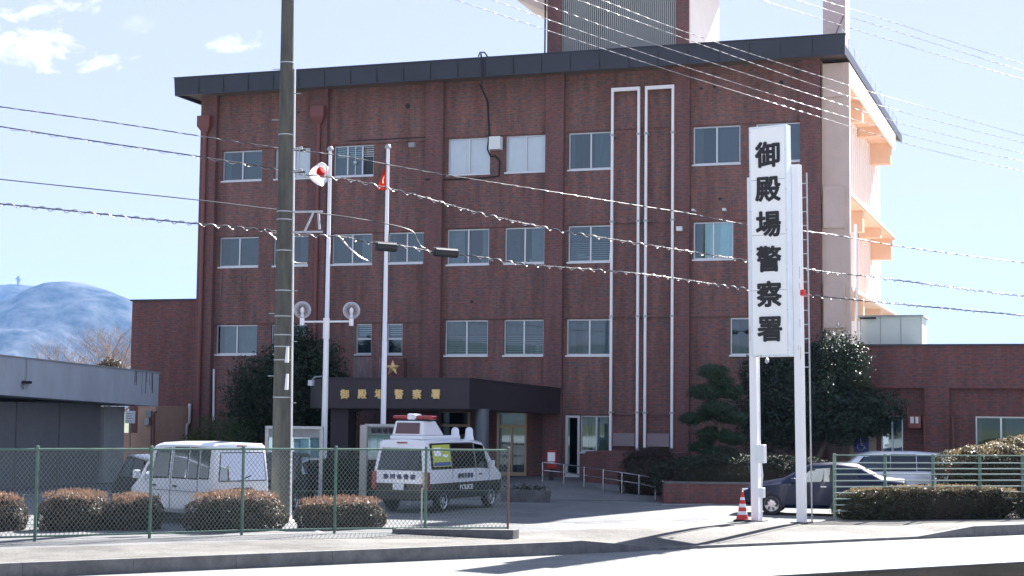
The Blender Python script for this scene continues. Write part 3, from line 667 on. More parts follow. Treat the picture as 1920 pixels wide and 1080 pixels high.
for w in wh: window(w[0], w[1], w[2], w[3], 'half' if w is wh[0] else 'dark', BW, YW)
mb = MB(); p = PY(1715, 791, YW-.2); mb.box(p.x-.22, p.x+.22, YW-.3, YW-.001, p.z-.22, p.z+.22, mat('rusty red fitting', (.30, .1, .08), .6)); mb.box(p.x-.14, p.x-.02, YW-.34, YW-.301, p.z-.05, p.z+.18, BLIND); mb.box(p.x+.04, p.x+.14, YW-.34, YW-.301, p.z-.05, p.z+.18, BLIND); on(mb.build('wall_lamp'), BW)
mb = MB(); 
for px in (1787, 1733): 
    p = PY(px, 800, YW-.3); mb.tube([(p.x, YW-.3, 2.8), (p.x, YW-.3, 0)], .035, RDARK, 6)
on(mb.build('downpipe'), BW)
# wheelchair sign board on the annex wall
sg = empty('wheelchair_sign', (0, 0, 0)); tag(sg, 'blue and white wheelchair symbol on a beige board under the big tree', 'sign')
p = PY(1618, 834, YW-.9); x0 = PY(1595, 830, YW-.9).x; x1 = PY(1643, 830, YW-.9).x; sg.location = (p.x, YW-.9, 0)
mb = MB(); mb.box(x0, x1, YW-.92, YW-.88, .2, PY(1618, 812, YW-.9).z, mat('beige sign board', (.42, .37, .27), .7, var=.05)); mb.box(x0-.06, x0, YW-.94, YW-.86, 0, 2.2, mat('yellow brown post', (.35, .27, .12), .6)); on(mb.build('board'), sg)
hw = .26; cx_, cz_ = p.x-.05, p.z; BLUES = mat('sign blue', (.05, .08, .30), .5)
mb = MB(); mb.box(cx_-hw, cx_+hw, YW-.94, YW-.921, cz_-hw, cz_+hw, BLUES); on(mb.build('blue_panel'), sg)
mb = MB(); yy = YW-.95; P = lambda a, b: (cx_+a, yy, cz_+b)
mb.lathe((cx_-.02, yy-.01, cz_+.17), [(.001, -.035), (.035, 0), (.001, .035)], WHITE, 8)
mb.bar(P(-.02, .13), P(0, -.02), .035, WHITE, .01); mb.bar(P(0, -.02), P(.1, -.02), .035, WHITE, .01); mb.bar(P(.1, -.02), P(.14, -.14), .035, WHITE, .01); mb.bar(P(.13, -.14), P(.18, -.13), .03, WHITE, .01); mb.bar(P(-.01, .06), P(.08, .06), .025, WHITE, .01)
for k in range(11):
    a = R(120+k*22); b = R(120+(k+1)*22); mb.bar(P(-.02+.12*math.cos(a), -.08+.12*math.sin(a)), P(-.02+.12*math.cos(b), -.08+.12*math.sin(b)), .026, WHITE, .01)
on(mb.build('symbol'), sg)
# metal housing on the annex roof
tk = empty('rooftop_housing', (-6.9, 64, ZW)); tag(tk, 'pale grey metal housing standing on the flat roof of the low right wing', 'roof cabinet')
a = PY(1613, 640, 62.0); b = PY(1728, 640, 62.0); zt = PY(1670, 594, 62).z
TANK = mat('pale grey green metal sheet', (.50, .56, .54), .5, .1, var=.04, vscale=1)
mb = MB(); mb.box(a.x, b.x, 62, 64.2, ZW-.002, zt, TANK)
for k in range(4): x = a.x+(b.x-a.x)*k/3; mb.box(x-.012, x+.012, 61.985, 61.999, ZW, zt-.01, CONC)
on(mb.build('cabinet'), tk); mb = MB(); mb.box(a.x-.08, b.x+.08, 61.9, 64.3, zt+.001, zt+.06, CONC); mb.tube([(a.x, 61.88, zt-.05), (a.x+.6, 61.88, zt-.05)], .04, BLACKP, 6); on(mb.build('lid'), tk)

# ------------------------------------------------------------------ concrete garage at the left
gr = empty('garage', (-34.5, 46, 0)); tag(gr, 'grey concrete garage with a deep flat fascia and dark shutters', 'garage')
XG = -33.5
def gz(y, t): return (4.44 if t else 3.17)-(y-44.8)*.031
mb = MB(); y0, y1 = 25, 54.55
mb.hexa([(XG-8, y0, gz(y0, 0)), (XG, y0, gz(y0, 0)), (XG, y1, gz(y1, 0)), (XG-8, y1, gz(y1, 0)), (XG-8, y0, gz(y0, 1)), (XG, y0, gz(y0, 1)), (XG, y1, gz(y1, 1)), (XG-8, y1, gz(y1, 1))],
        mat('blue grey concrete fascia', (.44, .48, .53), .9, var=.1, vscale=1.2, stretch=(1, 1, .35), bump=.25))
mb.hexa([(XG-8, y0, gz(y0, 1)), (XG+.03, y0, gz(y0, 1)), (XG+.03, y1+.03, gz(y1, 1)), (XG-8, y1+.03, gz(y1, 1)), (XG-8, y0, gz(y0, 1)+.05), (XG+.03, y0, gz(y0, 1)+.05), (XG+.03, y1+.03, gz(y1, 1)+.05), (XG-8, y1+.03, gz(y1, 1)+.05)], CONC)
on(mb.build('roof'), gr)
mb = MB(); DS = mat('dark streak on concrete', (.1, .11, .115), .9)
rn = random.Random(4)
for k in range(11): y = 52.6+rn.random()*1.6; mb.box(XG+.001, XG+.004, y, y+.02+.03*rn.random(), gz(y, 1)-rn.uniform(.3, .9), gz(y, 1)-.02, DS)
on(mb.build('fascia_streaks'), gr)
XGW = XG-.9
pil_y = [PX(195, 800, XGW).y, PX(233, 800, XGW).y]
mb = MB(); CD = mat('grey concrete pillar', (.33, .345, .34), .9, var=.1, vscale=2)
mb.box(XGW-.3, XGW, pil_y[0], pil_y[1], 0, 2.84, CD); mb.box(XGW-7, XGW-.3, pil_y[1]-.3, pil_y[1], 0, 2.82, CD)
mb.box(XGW-.3, XGW, y0, y0+.6, 0, 3.2, CD); mb.box(XGW-7, XGW-6.8, y0, y1-.4, 0, 2.8, CD)
on(mb.build('pillar'), gr)
SHM = mat('dark grey roller shutter', (.23, .235, .24), .6, .2, var=.06)
ys = [y0+.6, 31, 37, PX(37, 800, XGW).y, PX(118, 800, XGW).y, pil_y[0]]
for a, b in zip(ys, ys[1:]):
    mb = MB(); mb.box(XGW-.2, XGW-.15, a+.03, b-.03, 0, 2.95, SHM); 
    for k in range(36): mb.box(XGW-.15, XGW-.142, a+.05, b-.05, k*.08+.02, k*.08+.07, SHM)
    on(mb.build('shutter'), gr)
mb = MB(); p = PX(45, 717, XG+.05)
mb.tube([PX(51, 672, XG+.04), PX(51, 706, XG+.04), PX(49, 716, XG+.1), PX(44, 730, XG+.04), PX(40, 722, XG+.04)], .02, GALV, 6); mb.box(XG+.03, XG+.15, p.y-.1, p.y+.3, p.z-.04, p.z+.05, BLACKP); on(mb.build('camera'), gr)
# beige shed bay beyond the garage
bs = empty('beige_shed', (-35, 55.5, 0)); tag(bs, 'beige rendered shed wall with meter boxes beyond the garage', 'shed')
BT = mat('tan render', (.52, .34, .25), .9, var=.08)
YS = 58.2
mb = MB(); xa = PY(258, 800, YS).x; xb = PY(291, 800, YS).x; xc = PY(226, 800, YS).x
mb.box(xa, xb, YS, YS+3, 0, PY(270, 760, YS).z, BT); mb.box(xc-1.5, xa-.001, YS+1.5, YS+1.7, 0, 1.75, BT); mb.box(xc-1.5, xa-.001, YS+1.7, YS+3, 0, 1.2, DARKIN); on(mb.build('wall'), bs)
mb = MB(); p = PY(279, 777, YS-.1); mb.box(p.x-.12, p.x+.12, YS-.15, YS, p.z-.1, p.z+.15, CONC); p = PY(276, 790, YS-.1); mb.box(p.x-.12, p.x+.1, YS-.15, YS, p.z-.15, p.z+.12, GALV); on(mb.build('meter_box'), bs)
mb = MB(); mb.tube([PY(294, 772, YS-.1), PY(289, 774, YS-.1), PY(287, 850, YS-.1)], .05, RDARK, 6); mb.tube([PY(284, 772, YS-.1), PY(283, 850, YS-.1)], .03, RDARK, 6); on(mb.build('downpipe'), bs)
sb = MB(); p = PY(244, 782, YS-1); sb.box(p.x-.22, p.x+.24, YS-1.03, YS-1, p.z-.25, p.z+.25, BLIND); 
for k in range(4): sb.box(p.x-.16, p.x+.16-.05*(k % 2), YS-1.035, YS-1.031, p.z+.13-k*.1, p.z+.15-k*.1, CONC)
sb.box(p.x-.03, p.x+.03, YS-.99, YS-.95, 0, p.z+.2, GALV)
tag(sb.build('notice_sign'), 'small bright white notice on a post beside the beige shed', 'sign')
# ------------------------------------------------------------------ vertical signboard on two posts
SG = empty('signboard', (0, 0, 0)); tag(SG, 'tall white vertical signboard with black characters on two white posts', 'sign')
pa = G(1413, 977); pb = G(1509, 981)
sc_ = (pa+pb)/2; al = -(YAW-math.radians(0)) ; 
ang = YAW-R(30)                    # the board's right edge stands nearer to the road
SG.location = (sc_.x, sc_.y, 0); _ql = Matrix.Rotation(.0125, 4, -FD); SG.rotation_euler = (_ql @ Matrix.Rotation(ang, 4, 'Z')).to_euler()     # the whole sign leans a touch to the left
SIGNW = mat('milky white sign panel', (.90, .91, .90), .35, var=.03, vscale=1.2, stretch=(1, 1, .5)); SIGNS = mat('pale blue white sign side', (.74, .80, .84), .45, var=.06, vscale=2)
bw, bd = .52, .17; bz0, bz1 = 4.28, 10.33
SB = -.46; mb = MB(); mb.box(-bw, bw, SB, SB+.34, bz0, bz1, SIGNS); mb.build('housing', SG, bevel=.015)
mb = MB(); mb.box(-bw+.06, bw-.06, SB-.012, SB-.002, bz0+.06, bz1-.06, SIGNW); mb.build('panel', SG)
CHARC = mat('black sign character', (.012, .012, .014), .5)
tm = text_mesh('御殿場警察署', .70, .02, .022, 'characters', CHARC, SG, vertical=.915); tm.location = (0.0, SB-.02, 9.57)
mb = MB()
for z in (6.0, 7.45, 8.9): mb.box(-bw+.06, bw-.06, SB-.0135, SB-.0125, z, z+.012, CONC)
mb.build('panel_seam', SG)
RUST = mat('rust run', (.38, .24, .16), .9); mb = MB(); rn = random.Random(8)
for k in range(9): xx = rn.uniform(-bw+.05, bw-.03); mb.box(xx, xx+.012, SB-.002, SB-.001, bz0, bz0+rn.uniform(.01, .055), RUST)
for sx in (-1, 1):
    for k in range(5): xx = sx*.62+rn.uniform(-.09, .09); zz = rn.uniform(3.9, 8.6); mb.box(xx, xx+.01, -.1215, -.1205, zz-rn.uniform(.1, .4), zz, RUST)
mb.build('rust_stains', SG)
for k in range(12):
    mb = MB(); z = bz0+.15+k*(bz1-bz0-.3)/11; x = (-1 if k % 2 else 1)*(bw-.025); mb.box(x-.012, x+.012, SB-.006, SB-.001, z, z+.024, GALV); mb.build('bolt', SG)
# dirt along the panel's bottom edge
for sx, top in ((-1, 9.05), (1, 9.3)):
    mb = MB(); x = sx*.62
    mb.box(x-.10, x+.10, -.12, -.10, 0, top, WHITEP); mb.box(x-.10, x+.10, .10, .12, 0, top, WHITEP); mb.box(x-.008, x+.008, -.10, .10, 0, top, WHITEP); mb.box(x-.24, x+.24, -.2, .2, 0, .03, CONCD)
    mb.box(x-.1, x+.1, -.098, .098, top-.002, top+.01, WHITEP)
    for z in (4.6, 6.3, 8.0): mb.box(min(x, sx*.3), max(x, sx*.3), -.119, -.06, z, z+.1, GALV)
    mb.build('post', SG)
mb = MB()
for z in range(14): mb.box(.66, .84, .13, .15, 4.0+z*.37 if z else 4.0, 4.025+z*.37, GALV)
mb.box(.83, .86, .12, .16, .0, 9.1, GALV)
mb.build('ladder', SG)
mb = MB(); mb.box(-.53, -.32, -.2, .02, 1.52, 2.0, WHITE); mb.build('meter_box', SG, bevel=.01); mb = MB(); mb.box(-.5, -.36, -.16, 0, .62, .88, WHITE); mb.build('meter_box', SG, bevel=.01); mb = MB(); mb.tube([(-.45, -.12, 2.0), (-.46, -.1, 4.3)], .02, WHITEP, 6); mb.tube([(-.43, -.1, 1.52), (-.4, -.1, 1.2), (-.44, -.1, .88)], .025, WHITEP, 6); mb.tube([(-.44, -.1, .62), (-.44, -.1, 0)], .03, WHITEP, 6); mb.build('conduit', SG)
mb = MB(); mb.lathe((.78, -.1, 5.93), [(.001, -.08), (.075, -.06), (.075, .07), (.001, .1)], REDP, 10); mb.build('red_lamp', SG)
mb = MB(); mb.lathe((-.25, -.05, 4.18), [(.001, -.07), (.06, -.03), (.05, .05), (.001, .09)], GALV, 8); mb.build('bottom_lamp', SG)

# ------------------------------------------------------------------ traffic cone
cn = empty('traffic_cone', G(1392, 977)); tag(cn, 'red and white striped traffic cone beside the left sign post', 'traffic cone')
mb = MB(); mb.lathe((0, 0, 0), [(.17, .04), (.13, .17)], REDP, 16); mb.lathe((0, 0, 0), [(.131, .17), (.114, .26)], WHITE, 16); mb.lathe((0, 0, 0), [(.113, .26), (.098, .36)], REDP, 16); mb.lathe((0, 0, 0), [(.099, .36), (.082, .45)], WHITE, 16)
mb.lathe((0, 0, 0), [(.081, .45), (.065, .55)], REDP, 16); mb.lathe((0, 0, 0), [(.066, .55), (.052, .62)], WHITE, 16); mb.lathe((0, 0, 0), [(.051, .62), (.028, .76), (.001, .77)], REDP, 16); mb.build('cone', cn, smooth=40)
mb = MB(); mb.box(-.2, .2, -.2, .2, .002, .045, BLACKP); mb.build('base', cn, bevel=.01)

# ------------------------------------------------------------------ flagpoles and lamp
def flagpole(base, top_px, label):
    o = empty('flagpole', base); tag(o, label, 'flagpole', 'silver flagpoles before the entrance')
    d = (base-CAMP).dot(_fw); h = PD(*top_px, d).z
    mb = MB(); mb.tube([(0, 0, 0), (0, 0, h*.45), (0, 0, h*.451), (0, 0, h)], [.085, .08, .072, .05], WHITEP, 12); mb.build('pole', o, smooth=40)
    mb = MB(); mb.lathe((0, 0, h), [(.001, -.02), (.09, 0), (.1, .05), (.06, .12), (.001, .14)], GALV, 12); mb.build('finial', o, smooth=50)
    mb = MB(); mb.tube([(-.1, -.03, 1.2), (-.09, -.03, h-.05)], .008, BLACKP, 4); mb.build('rope', o)
    return o, h
fp1, h1 = flagpole(G(606, 941), (622, 274), 'left silver flagpole flying the white flag with a red disc')
fp2, h2 = flagpole(G(716, 941), (728, 270), 'right silver flagpole flying the narrow orange flag')
FLW = mat('white flag cloth', (.85, .85, .86), .8); FLR = mat('red flag disc', (.62, .02, .03), .8); FLO = mat('orange flag cloth', (.80, .10, .02), .8)
def _tr(m, f=.35):
    t = m.node_tree; b = t.nodes['Principled BSDF']; o = t.nodes['Material Output']; tr = t.nodes.new('ShaderNodeBsdfTranslucent'); tr.inputs[0].default_value = b.inputs['Base Color'].default_value
    mx = t.nodes.new('ShaderNodeMixShader'); mx.inputs[0].default_value = f; t.links.new(b.outputs[0], mx.inputs[1]); t.links.new(tr.outputs[0], mx.inputs[2]); t.links.new(mx.outputs[0], o.inputs[0])
_tr(FLW, .6); _tr(FLR, .45); _tr(FLO, .35)
# white flag, folded by the wind: cloth grid, disc chosen by cloth coordinate
def cloth(name, fn, nu, nv, matf, label, cat, loc):
    me = MB(); k = {}
    P_ = [[fn(i/nu, j/nv) for j in range(nv+1)] for i in range(nu+1)]
    for i in range(nu):
        for j in range(nv):
            me.poly([P_[i][j], P_[i+1][j], P_[i+1][j+1], P_[i][j+1]], matf((i+.5)/nu, (j+.5)/nv))
    o = me.build(name); bm = bmesh.new(); bm.from_mesh(o.data); bmesh.ops.remove_doubles(bm, verts=bm.verts, dist=1e-4); bm.to_mesh(o.data); bm.free(); o.data.shade_smooth()
    s = o.modifiers.new('thickness', 'SOLIDIFY'); s.thickness = .006
    o.location = loc; tag(o, label, cat); return o
dfl = (Vector((fp1.location))-CAMP).dot(_fw); ppm = F_PX/dfl
ztop = PD(621, 300, dfl).z; zbotm = PD(619, 343, dfl).z
def flag1(u, v):
    # u from the pole outwards, v down. the cloth is bunched: it swells out and folds
    hgt = ztop+.02-(ztop-zbotm)*(v*.98) ; cent = (ztop*.52+zbotm*.48)+.02
    sp = .45+.62*math.sin(min(1, u*1.25)*math.pi*.62)                  # spread of the height
    z = cent+(hgt-cent)*sp*(1.0 if u < .12 else 1.0)
    if u < .15: z = cent+(hgt-cent)*(1-.55*(u/.15)+.0)+(.0)
    r = u*.66; bulge = math.sin(v*math.pi)
    x = -(r*(.55+.45*bulge)); y = .16*math.sin(u*7+v*3)+.08*math.sin(v*9+u*3)
    q = RD*x+FD*y
    return (q.x, q.y, z)
cloth('national_flag', flag1, 40, 30, lambda u, v: FLR if ((u-.42)/.20)**2+((v-.44)/.26)**2 < 1 else FLW, 'white flag with red disc bunched by wind on the left flagpole', 'flag', (fp1.location.x, fp1.location.y, 0))
dfo = (Vector((fp2.location))-CAMP).dot(_fw); zt2 = PD(726, 300, dfo).z; zb2 = PD(720, 350, dfo).z
def flag2(u, v):
    z = zt2+(zb2-zt2)*v; wdt = .24*(.25+.9*min(1, v*1.2)); x = -u*wdt-.01; y = .07*math.sin(u*9+v*4); z -= u*.10*(1-v)
    q = RD*x+FD*y; return (q.x, q.y, z)
cloth('safety_flag', flag2, 24, 24, lambda u, v: FLW if abs(u-.55-.12*math.sin(v*14)) < .06 and .40 < v < .72 else FLO, 'narrow orange flag with a small white mark hanging on the right flagpole', 'flag', (fp2.location.x, fp2.location.y, 0))

lp = empty('globe_lamp', G(604, 944)); tag(lp, 'twin globe street lamp with clear glass balls beside the left flagpole', 'street lamp')
dl = (lp.location-CAMP).dot(_fw); lp.rotation_euler = (0, 0, YAW)
def loc_l(px, py): 
    q = PD(px, py, dl)-lp.location; return q.dot(RD), q.z
xl, zl = loc_l(563, 602); xr, zr = loc_l(656, 602); xm = loc_l(609, 602)[0]
mb = MB(); mb.tube([(0, 0, 0), (xm*.5, 0, zl*.5), (xm, 0, zl+.1)], [.09, .075, .07], WHITEP, 12); mb.tube([(xm, 0, zl+.12), (xm, 0, zl-.5)], .1, WHITEP, 12); mb.build('pole', lp, smooth=40)
mb = MB(); mb.tube([(xl, 0, zl), (xr, 0, zl+.03)], .03, WHITEP, 8); mb.tube([(xl, 0, zl-.1), (xl, 0, zl+.13)], .07, WHITEP, 10); mb.tube([(xr, 0, zl-.1), (xr, 0, zl+.13)], .07, WHITEP, 10); mb.build('crossarm', lp, smooth=40)
GLOBE = bpy.data.materials.new('hazy lamp globe'); GLOBE.use_nodes = True; t = GLOBE.node_tree; t.nodes.clear()
_o, _t, _d, _m, _f = (t.nodes.new(x) for x in ('ShaderNodeOutputMaterial', 'ShaderNodeBsdfTransparent', 'ShaderNodeBsdfDiffuse', 'ShaderNodeMixShader', 'ShaderNodeLayerWeight'))
_d.inputs[0].default_value = (.8, .82, .85, 1); _f.inputs[0].default_value = .35; t.links.new(_f.outputs['Facing'], _m.inputs[0]); t.links.new(_t.outputs[0], _m.inputs[1]); t.links.new(_d.outputs[0], _m.inputs[2]); t.links.new(_m.outputs[0], _o.inputs[0])
BULB = mat('frosted bulb', (.8, .8, .82), .4)
for x in (xl, xr):
    mb = MB(); pr = [(.26*math.sin(math.pi*k/14)+.0005, -.26*math.cos(math.pi*k/14)) for k in range(15)]; mb.lathe((x, 0, zl+.36), pr, GLOBE, 22); g = mb.build('globe', lp, smooth=80)
    mb = MB(); mb.lathe((x, 0, zl+.1), [(.05, 0), (.05, .12), (.03, .14), (.06, .22), (.06, .3), (.001, .36)], BULB, 10); b = mb.build('bulb', lp, smooth=50)

# ------------------------------------------------------------------ notice boards
def noticeboard(x0, x1, y0, y1, yb, d, label, txt):
    a = PD(x0, y1, d); b = PD(x1, y1, d); o = empty('notice_board', ((a.x+b.x)/2, (a.y+b.y)/2, 0), YAW); tag(o, label, 'notice board')
    w = (b-a).length/2; zt = PD((x0+x1)/2, y0, d).z; zb = PD((x0+x1)/2, y1, d).z
    mb = MB(); 
    for s in (-1, 1): mb.box(s*w-.05, s*w+.05, -.08, .12, .0, zt, GALV)
    mb.box(-w-.04, w+.04, -.14, .16, zt-.02, zt+.06, GALV); mb.box(-w+.05, w-.05, -.06, .1, zt-.26, zt-.021, CONC); mb.box(-w+.05, w-.05, -.06, .1, zb-.0, zb+.06, GALV); mb.build('frame', o)
    mb = MB(); mb.box(-w+.05, w-.05, .02, .05, zb+.061, zt-.262, mat('board backing', (.30, .36, .38), .6)); mb.build('backing', o); rn = random.Random(len(label))
    xx = -w+.12
    while xx < w-.3:
        mb = MB(); ww = rn.uniform(.16, .3); hh = rn.uniform(.25, .42); zz = zb+.15+rn.random()*max(.01, (zt-zb-.5-hh)); mb.box(xx, xx+ww, .008, .018, zz, zz+hh, mat('notice paper', (.68, .74, .76), .8, var=.12, vscale=14)); mb.build('notice', o); xx += ww+.05
    g = MB(); g.poly([(-w+.05, -.04, zb+.061), (w-.05, -.04, zb+.061), (w-.05, -.04, zt-.262), (-w+.05, -.04, zt-.262)], GLASS); g.build('pane', o)
    if txt:
        t = text_mesh(txt, .17, .01, .006, 'header_text', CHARC, o); t.location = (0, -.07, zt-.14)
    return o
noticeboard(500, 602, 803, 862, 905, 46.5, 'glazed grey notice board behind the white van and utility pole', None)
nb = noticeboard(686, 768, 799, 862, 905, 48.0, 'notice board with a row of characters behind the police van', '御殿場警察署')
mb = MB(); p = PD(681, 830, 47.8); q = Vector(p)-nb.location; mb.box(q.dot(RD)-.1, q.dot(RD)+.1, -.25, .25, 0, PD(681, 797, 47.8).z, mat('cream board end', (.55, .53, .46), .6)); mb.build('end_panel', nb)

# ------------------------------------------------------------------ post box, handrail, planters and small sign
p = PY(1034, 880, 57.5); PBR = mat('post box red', (.36, .012, .014), .4); pb_ = empty('post_box', (p.x, p.y, .25), YAW); tag(pb_, 'red post box with white notice plate at the entrance', 'post box')
zt = PY(1034, 844, 57.5).z-.25; zb = PY(1034, 879, 57.5).z-.25
mb = MB(); mb.box(-.19, .19, -.18, .18, zb, zt, PBR); mb.build('body', pb_, bevel=.03); mb = MB(); mb.box(-.15, .12, -.2, -.181, zb+.28, zt-.08, BLIND); mb.box(-.12, .09, -.205, -.2, zb+.22, zb+.25, WHITE); mb.build('plate', pb_)
mb = MB(); mb.box(-.08, .08, -.06, .06, 0, zb-.001, BLACKP); mb.box(-.2, .2, -.15, .15, 0, .05, BLACKP); mb.build('leg', pb_)
HR = empty('handrail', (0, 0, 0)); tag(HR, 'stainless steel handrail posts curving up the entrance ramp', 'handrail')
hp = [(1229, 938.6, 0), (1198, 931, .05), (1166, 926, .1), (1131, 920, .15), (1095, 914, .2), (1057, 908, .25), (1017, 904, .3)]
pts = [G(*q) for q in hp]; HR.location = pts[3]
for q in pts:
    mb = MB(); mb.tube([q, q+Vector((0, 0, .72))], .032, STEEL, 10); on(mb.build('post', smooth=40), HR)
mb = MB(); rail = [q+Vector((.05, .02, .70)) for q in pts]; e0 = rail[0]+(rail[0]-rail[1]).normalized()*.45
rail2 = [q+Vector((.05, .02, .42)) for q in pts]; e1 = rail2[0]+(rail[0]-rail[1]).normalized()*.5
mb.tube([e0]+rail, .02, STEEL, 8); on(mb.build('rail', smooth=40), HR); mb = MB(); mb.tube([e1, e1+Vector((0, 0, .0))+(rail2[0]-e1)*.1]+rail2, .02, STEEL, 8); mb.tube([e0, (e0+e1)/2+(e0-rail[0])*.3, e1], .02, STEEL, 8); on(mb.build('lower_rail', smooth=40), HR)
# brick planter in front of the station, with its hedge
BP = MB(); q0, q1 = G(1245, 944), G(1420, 946); dq = (q1-q0).normalized(); nq = Vector((-dq.y, dq.x, 0))
e = q1+dq*2.6
BP.hexa([q0, e, e+nq*3, q0+nq*3, *(v+Vector((0, 0, .62)) for v in (q0, e, e+nq*3, q0+nq*3))], BRICK_D); BP.hexa([v+Vector((0, 0, .621)) for v in (q0-nq*.03, e-nq*.03, e+nq*.2, q0+nq*.2)]+[v+Vector((0, 0, .68)) for v in (q0-nq*.03, e-nq*.03, e+nq*.2, q0+nq*.2)], CONCD)
pl = BP.build('brick_planter'); tag(pl, 'low brick planter wall left of the tall signboard', 'planter')
BP = MB(); a_ = G(1097, 905, .25); b_ = G(1190, 925, .1); top = PY(1130, 847, a_.y).z
BP.hexa([(a_.x, a_.y, 0), (a_.x+3.4, a_.y-1.4, 0), (a_.x+3.6, a_.y+1.5, 0), (a_.x, YF-1, 0), (a_.x, a_.y, top), (a_.x+3.4, a_.y-1.4, top), (a_.x+3.6, a_.y+1.5, top), (a_.x, YF-1, top)], BRICK_D)
tag(BP.build('brick_screen_wall'), 'low brick wall beside the ramp under the tall white pipe frames', 'wall')
# stone planter at the left edge of the ramp
p = G(985, 941); mb = MB(); mb.hexa([p+RD*-.75+FD*-.3, p+RD*.75+FD*-.3, p+RD*.75+FD*.5, p+RD*-.75+FD*.5]+[v+Vector((0, 0, .38)) for v in (p+RD*-.8+FD*-.35, p+RD*.8+FD*-.35, p+RD*.8+FD*.55, p+RD*-.8+FD*.55)], CONCD)
sp_ = mb.build('stone_planter'); tag(sp_, 'dark stone trough planter right of the mesh fence end', 'planter')
mb = MB(); rn = random.Random(3); leaves(mb, p+Vector((0, 0, .42)), (.75, .35, .12), 260, .09, LEAFH, rng=rn); struct(mb.build('trough_plants'), 'stuff', 'low plants growing in the dark stone trough planter', 'plants')
ss_ = empty('small_sign', G(1344, 944)+FD*.9); tag(ss_, 'small white sign on a short post in the brick planter', 'sign'); ss_.rotation_euler = (0, 0, YAW)
d_ = (ss_.location-CAMP).dot(_fw); z0, z1 = PD(1344, 890, d_).z, PD(1344, 871, d_).z
mb = MB(); mb.box(-.2, .2, -.02, .0, z0, z1, WHITE); mb.box(-.2, .2, -.023, -.0205, z0, z0+.03, BLUES)
for k in range(3): mb.box(-.13, .13-.05*k, -.0225, -.0205, z1-.09-k*.07, z1-.075-k*.07, CHARC)
mb.build('board', ss_); mb = MB(); mb.box(-.025, .025, .001, .03, .4, z1-.02, GALV); mb.build('post', ss_)

# ------------------------------------------------------------------ utility pole
UPB = G(525, 975); UP = empty('utility_pole', UPB); tag(UP, 'weathered concrete utility pole rising through the top of the photo', 'utility pole')
POLEM = mat('weathered utility pole concrete', (.088, .088, .076), .92, var=.3, vscale=3.5, stretch=(2.5, 2.5, .35), bump=.5, bscale=18)
dU = (UPB-CAMP).dot(_fw)
def upz(py, px=530): return PD(px, py, dU).z
lean = PD(540, 0, dU)-UPB; lx = Vector((lean.x, lean.y, 0)); hz_ = lean.z
def upp(z): return lx*(z/hz_)
mb = MB(); mb.tube([upp(0), upp(6)+Vector((0, 0, 6)), upp(15)+Vector((0, 0, 15))], [.235, .20, .15], POLEM, 24); mb.build('pole', UP, smooth=40)
for py in (118, 253, 397, 412, 470, 545, 593, 628, 650, 675, 745):
    mb = MB(); z = upz(py); q = upp(z)+Vector((0, 0, z)); r_ = .238-.0058*z; mb.lathe(q, [(r_+.002, -.015), (r_+.006, -.012), (r_+.006, .012), (r_+.002, .015)], GALV, 24); mb.build('steel_band', UP, smooth=30)
for i, py in enumerate((130, 175, 225, 545, 588, 640, 705, 755)):
    mb = MB(); z = upz(py); s = -1 if i % 2 == 0 else 1; q = upp(z)+Vector((0, 0, z)); mb.tube([q+RD*s*.15, q+RD*s*.36], .011, GALV, 6); mb.build('step_bolt', UP)
for py in (665, 716): mb = MB(); z = upz(py); q = upp(z)+Vector((0, 0, z)); c = q+RD*.13-FD*.17; mb.bar(c+Vector((0, 0, -.2)), c+Vector((0, 0, .2)), .1, WHITE, .05); mb.build('number_plate', UP)
mb = MB()
for py0, px1 in ((398, 600), (436, 600)):
    z = upz(py0); q = upp(z)+Vector((0, 0, z)); mb.bar(q+RD*-.1, q+RD*.95+Vector((0, 0, .03)), .06, GALV, .05)
z = upz(398); q = upp(z)+Vector((0, 0, z)); mb.bar(q+RD*.72, q+RD*.5+Vector((0, 0, -.5)), .05, GALV); mb.bar(q+RD*.85, q+RD*.88+Vector((0, 0, -.42)), .05, GALV)
mb.build('bracket', UP)
mb = MB()
for py in (281, 322):
    z = upz(py); q = upp(z)+Vector((0, 0, z)); mb.tube([q+RD*.15, q+RD*.42+Vector((0, 0, .05))], [.03, .05], GALV, 8); mb.bar(q+RD*.18, q+RD*.5, .04, BLACKP)
mb.tube([upp(11)+Vector((0, 0, upz(281)+.05))+RD*.36, upp(11)+Vector((0, 0, upz(322)))+RD*.36], .014, GALV, 5)
mb.build('cable_clamp', UP)

mb = MB(); c_ = lambda z: upp(z)+Vector((0, 0, z))+RD*(.262-.0058*z)+FD*.02
mb.tube([c_(.1), c_(3), c_(6), c_(9), c_(upz(128))], .028, WHITEP, 8); mb.build('cable_guard', UP, smooth=50)
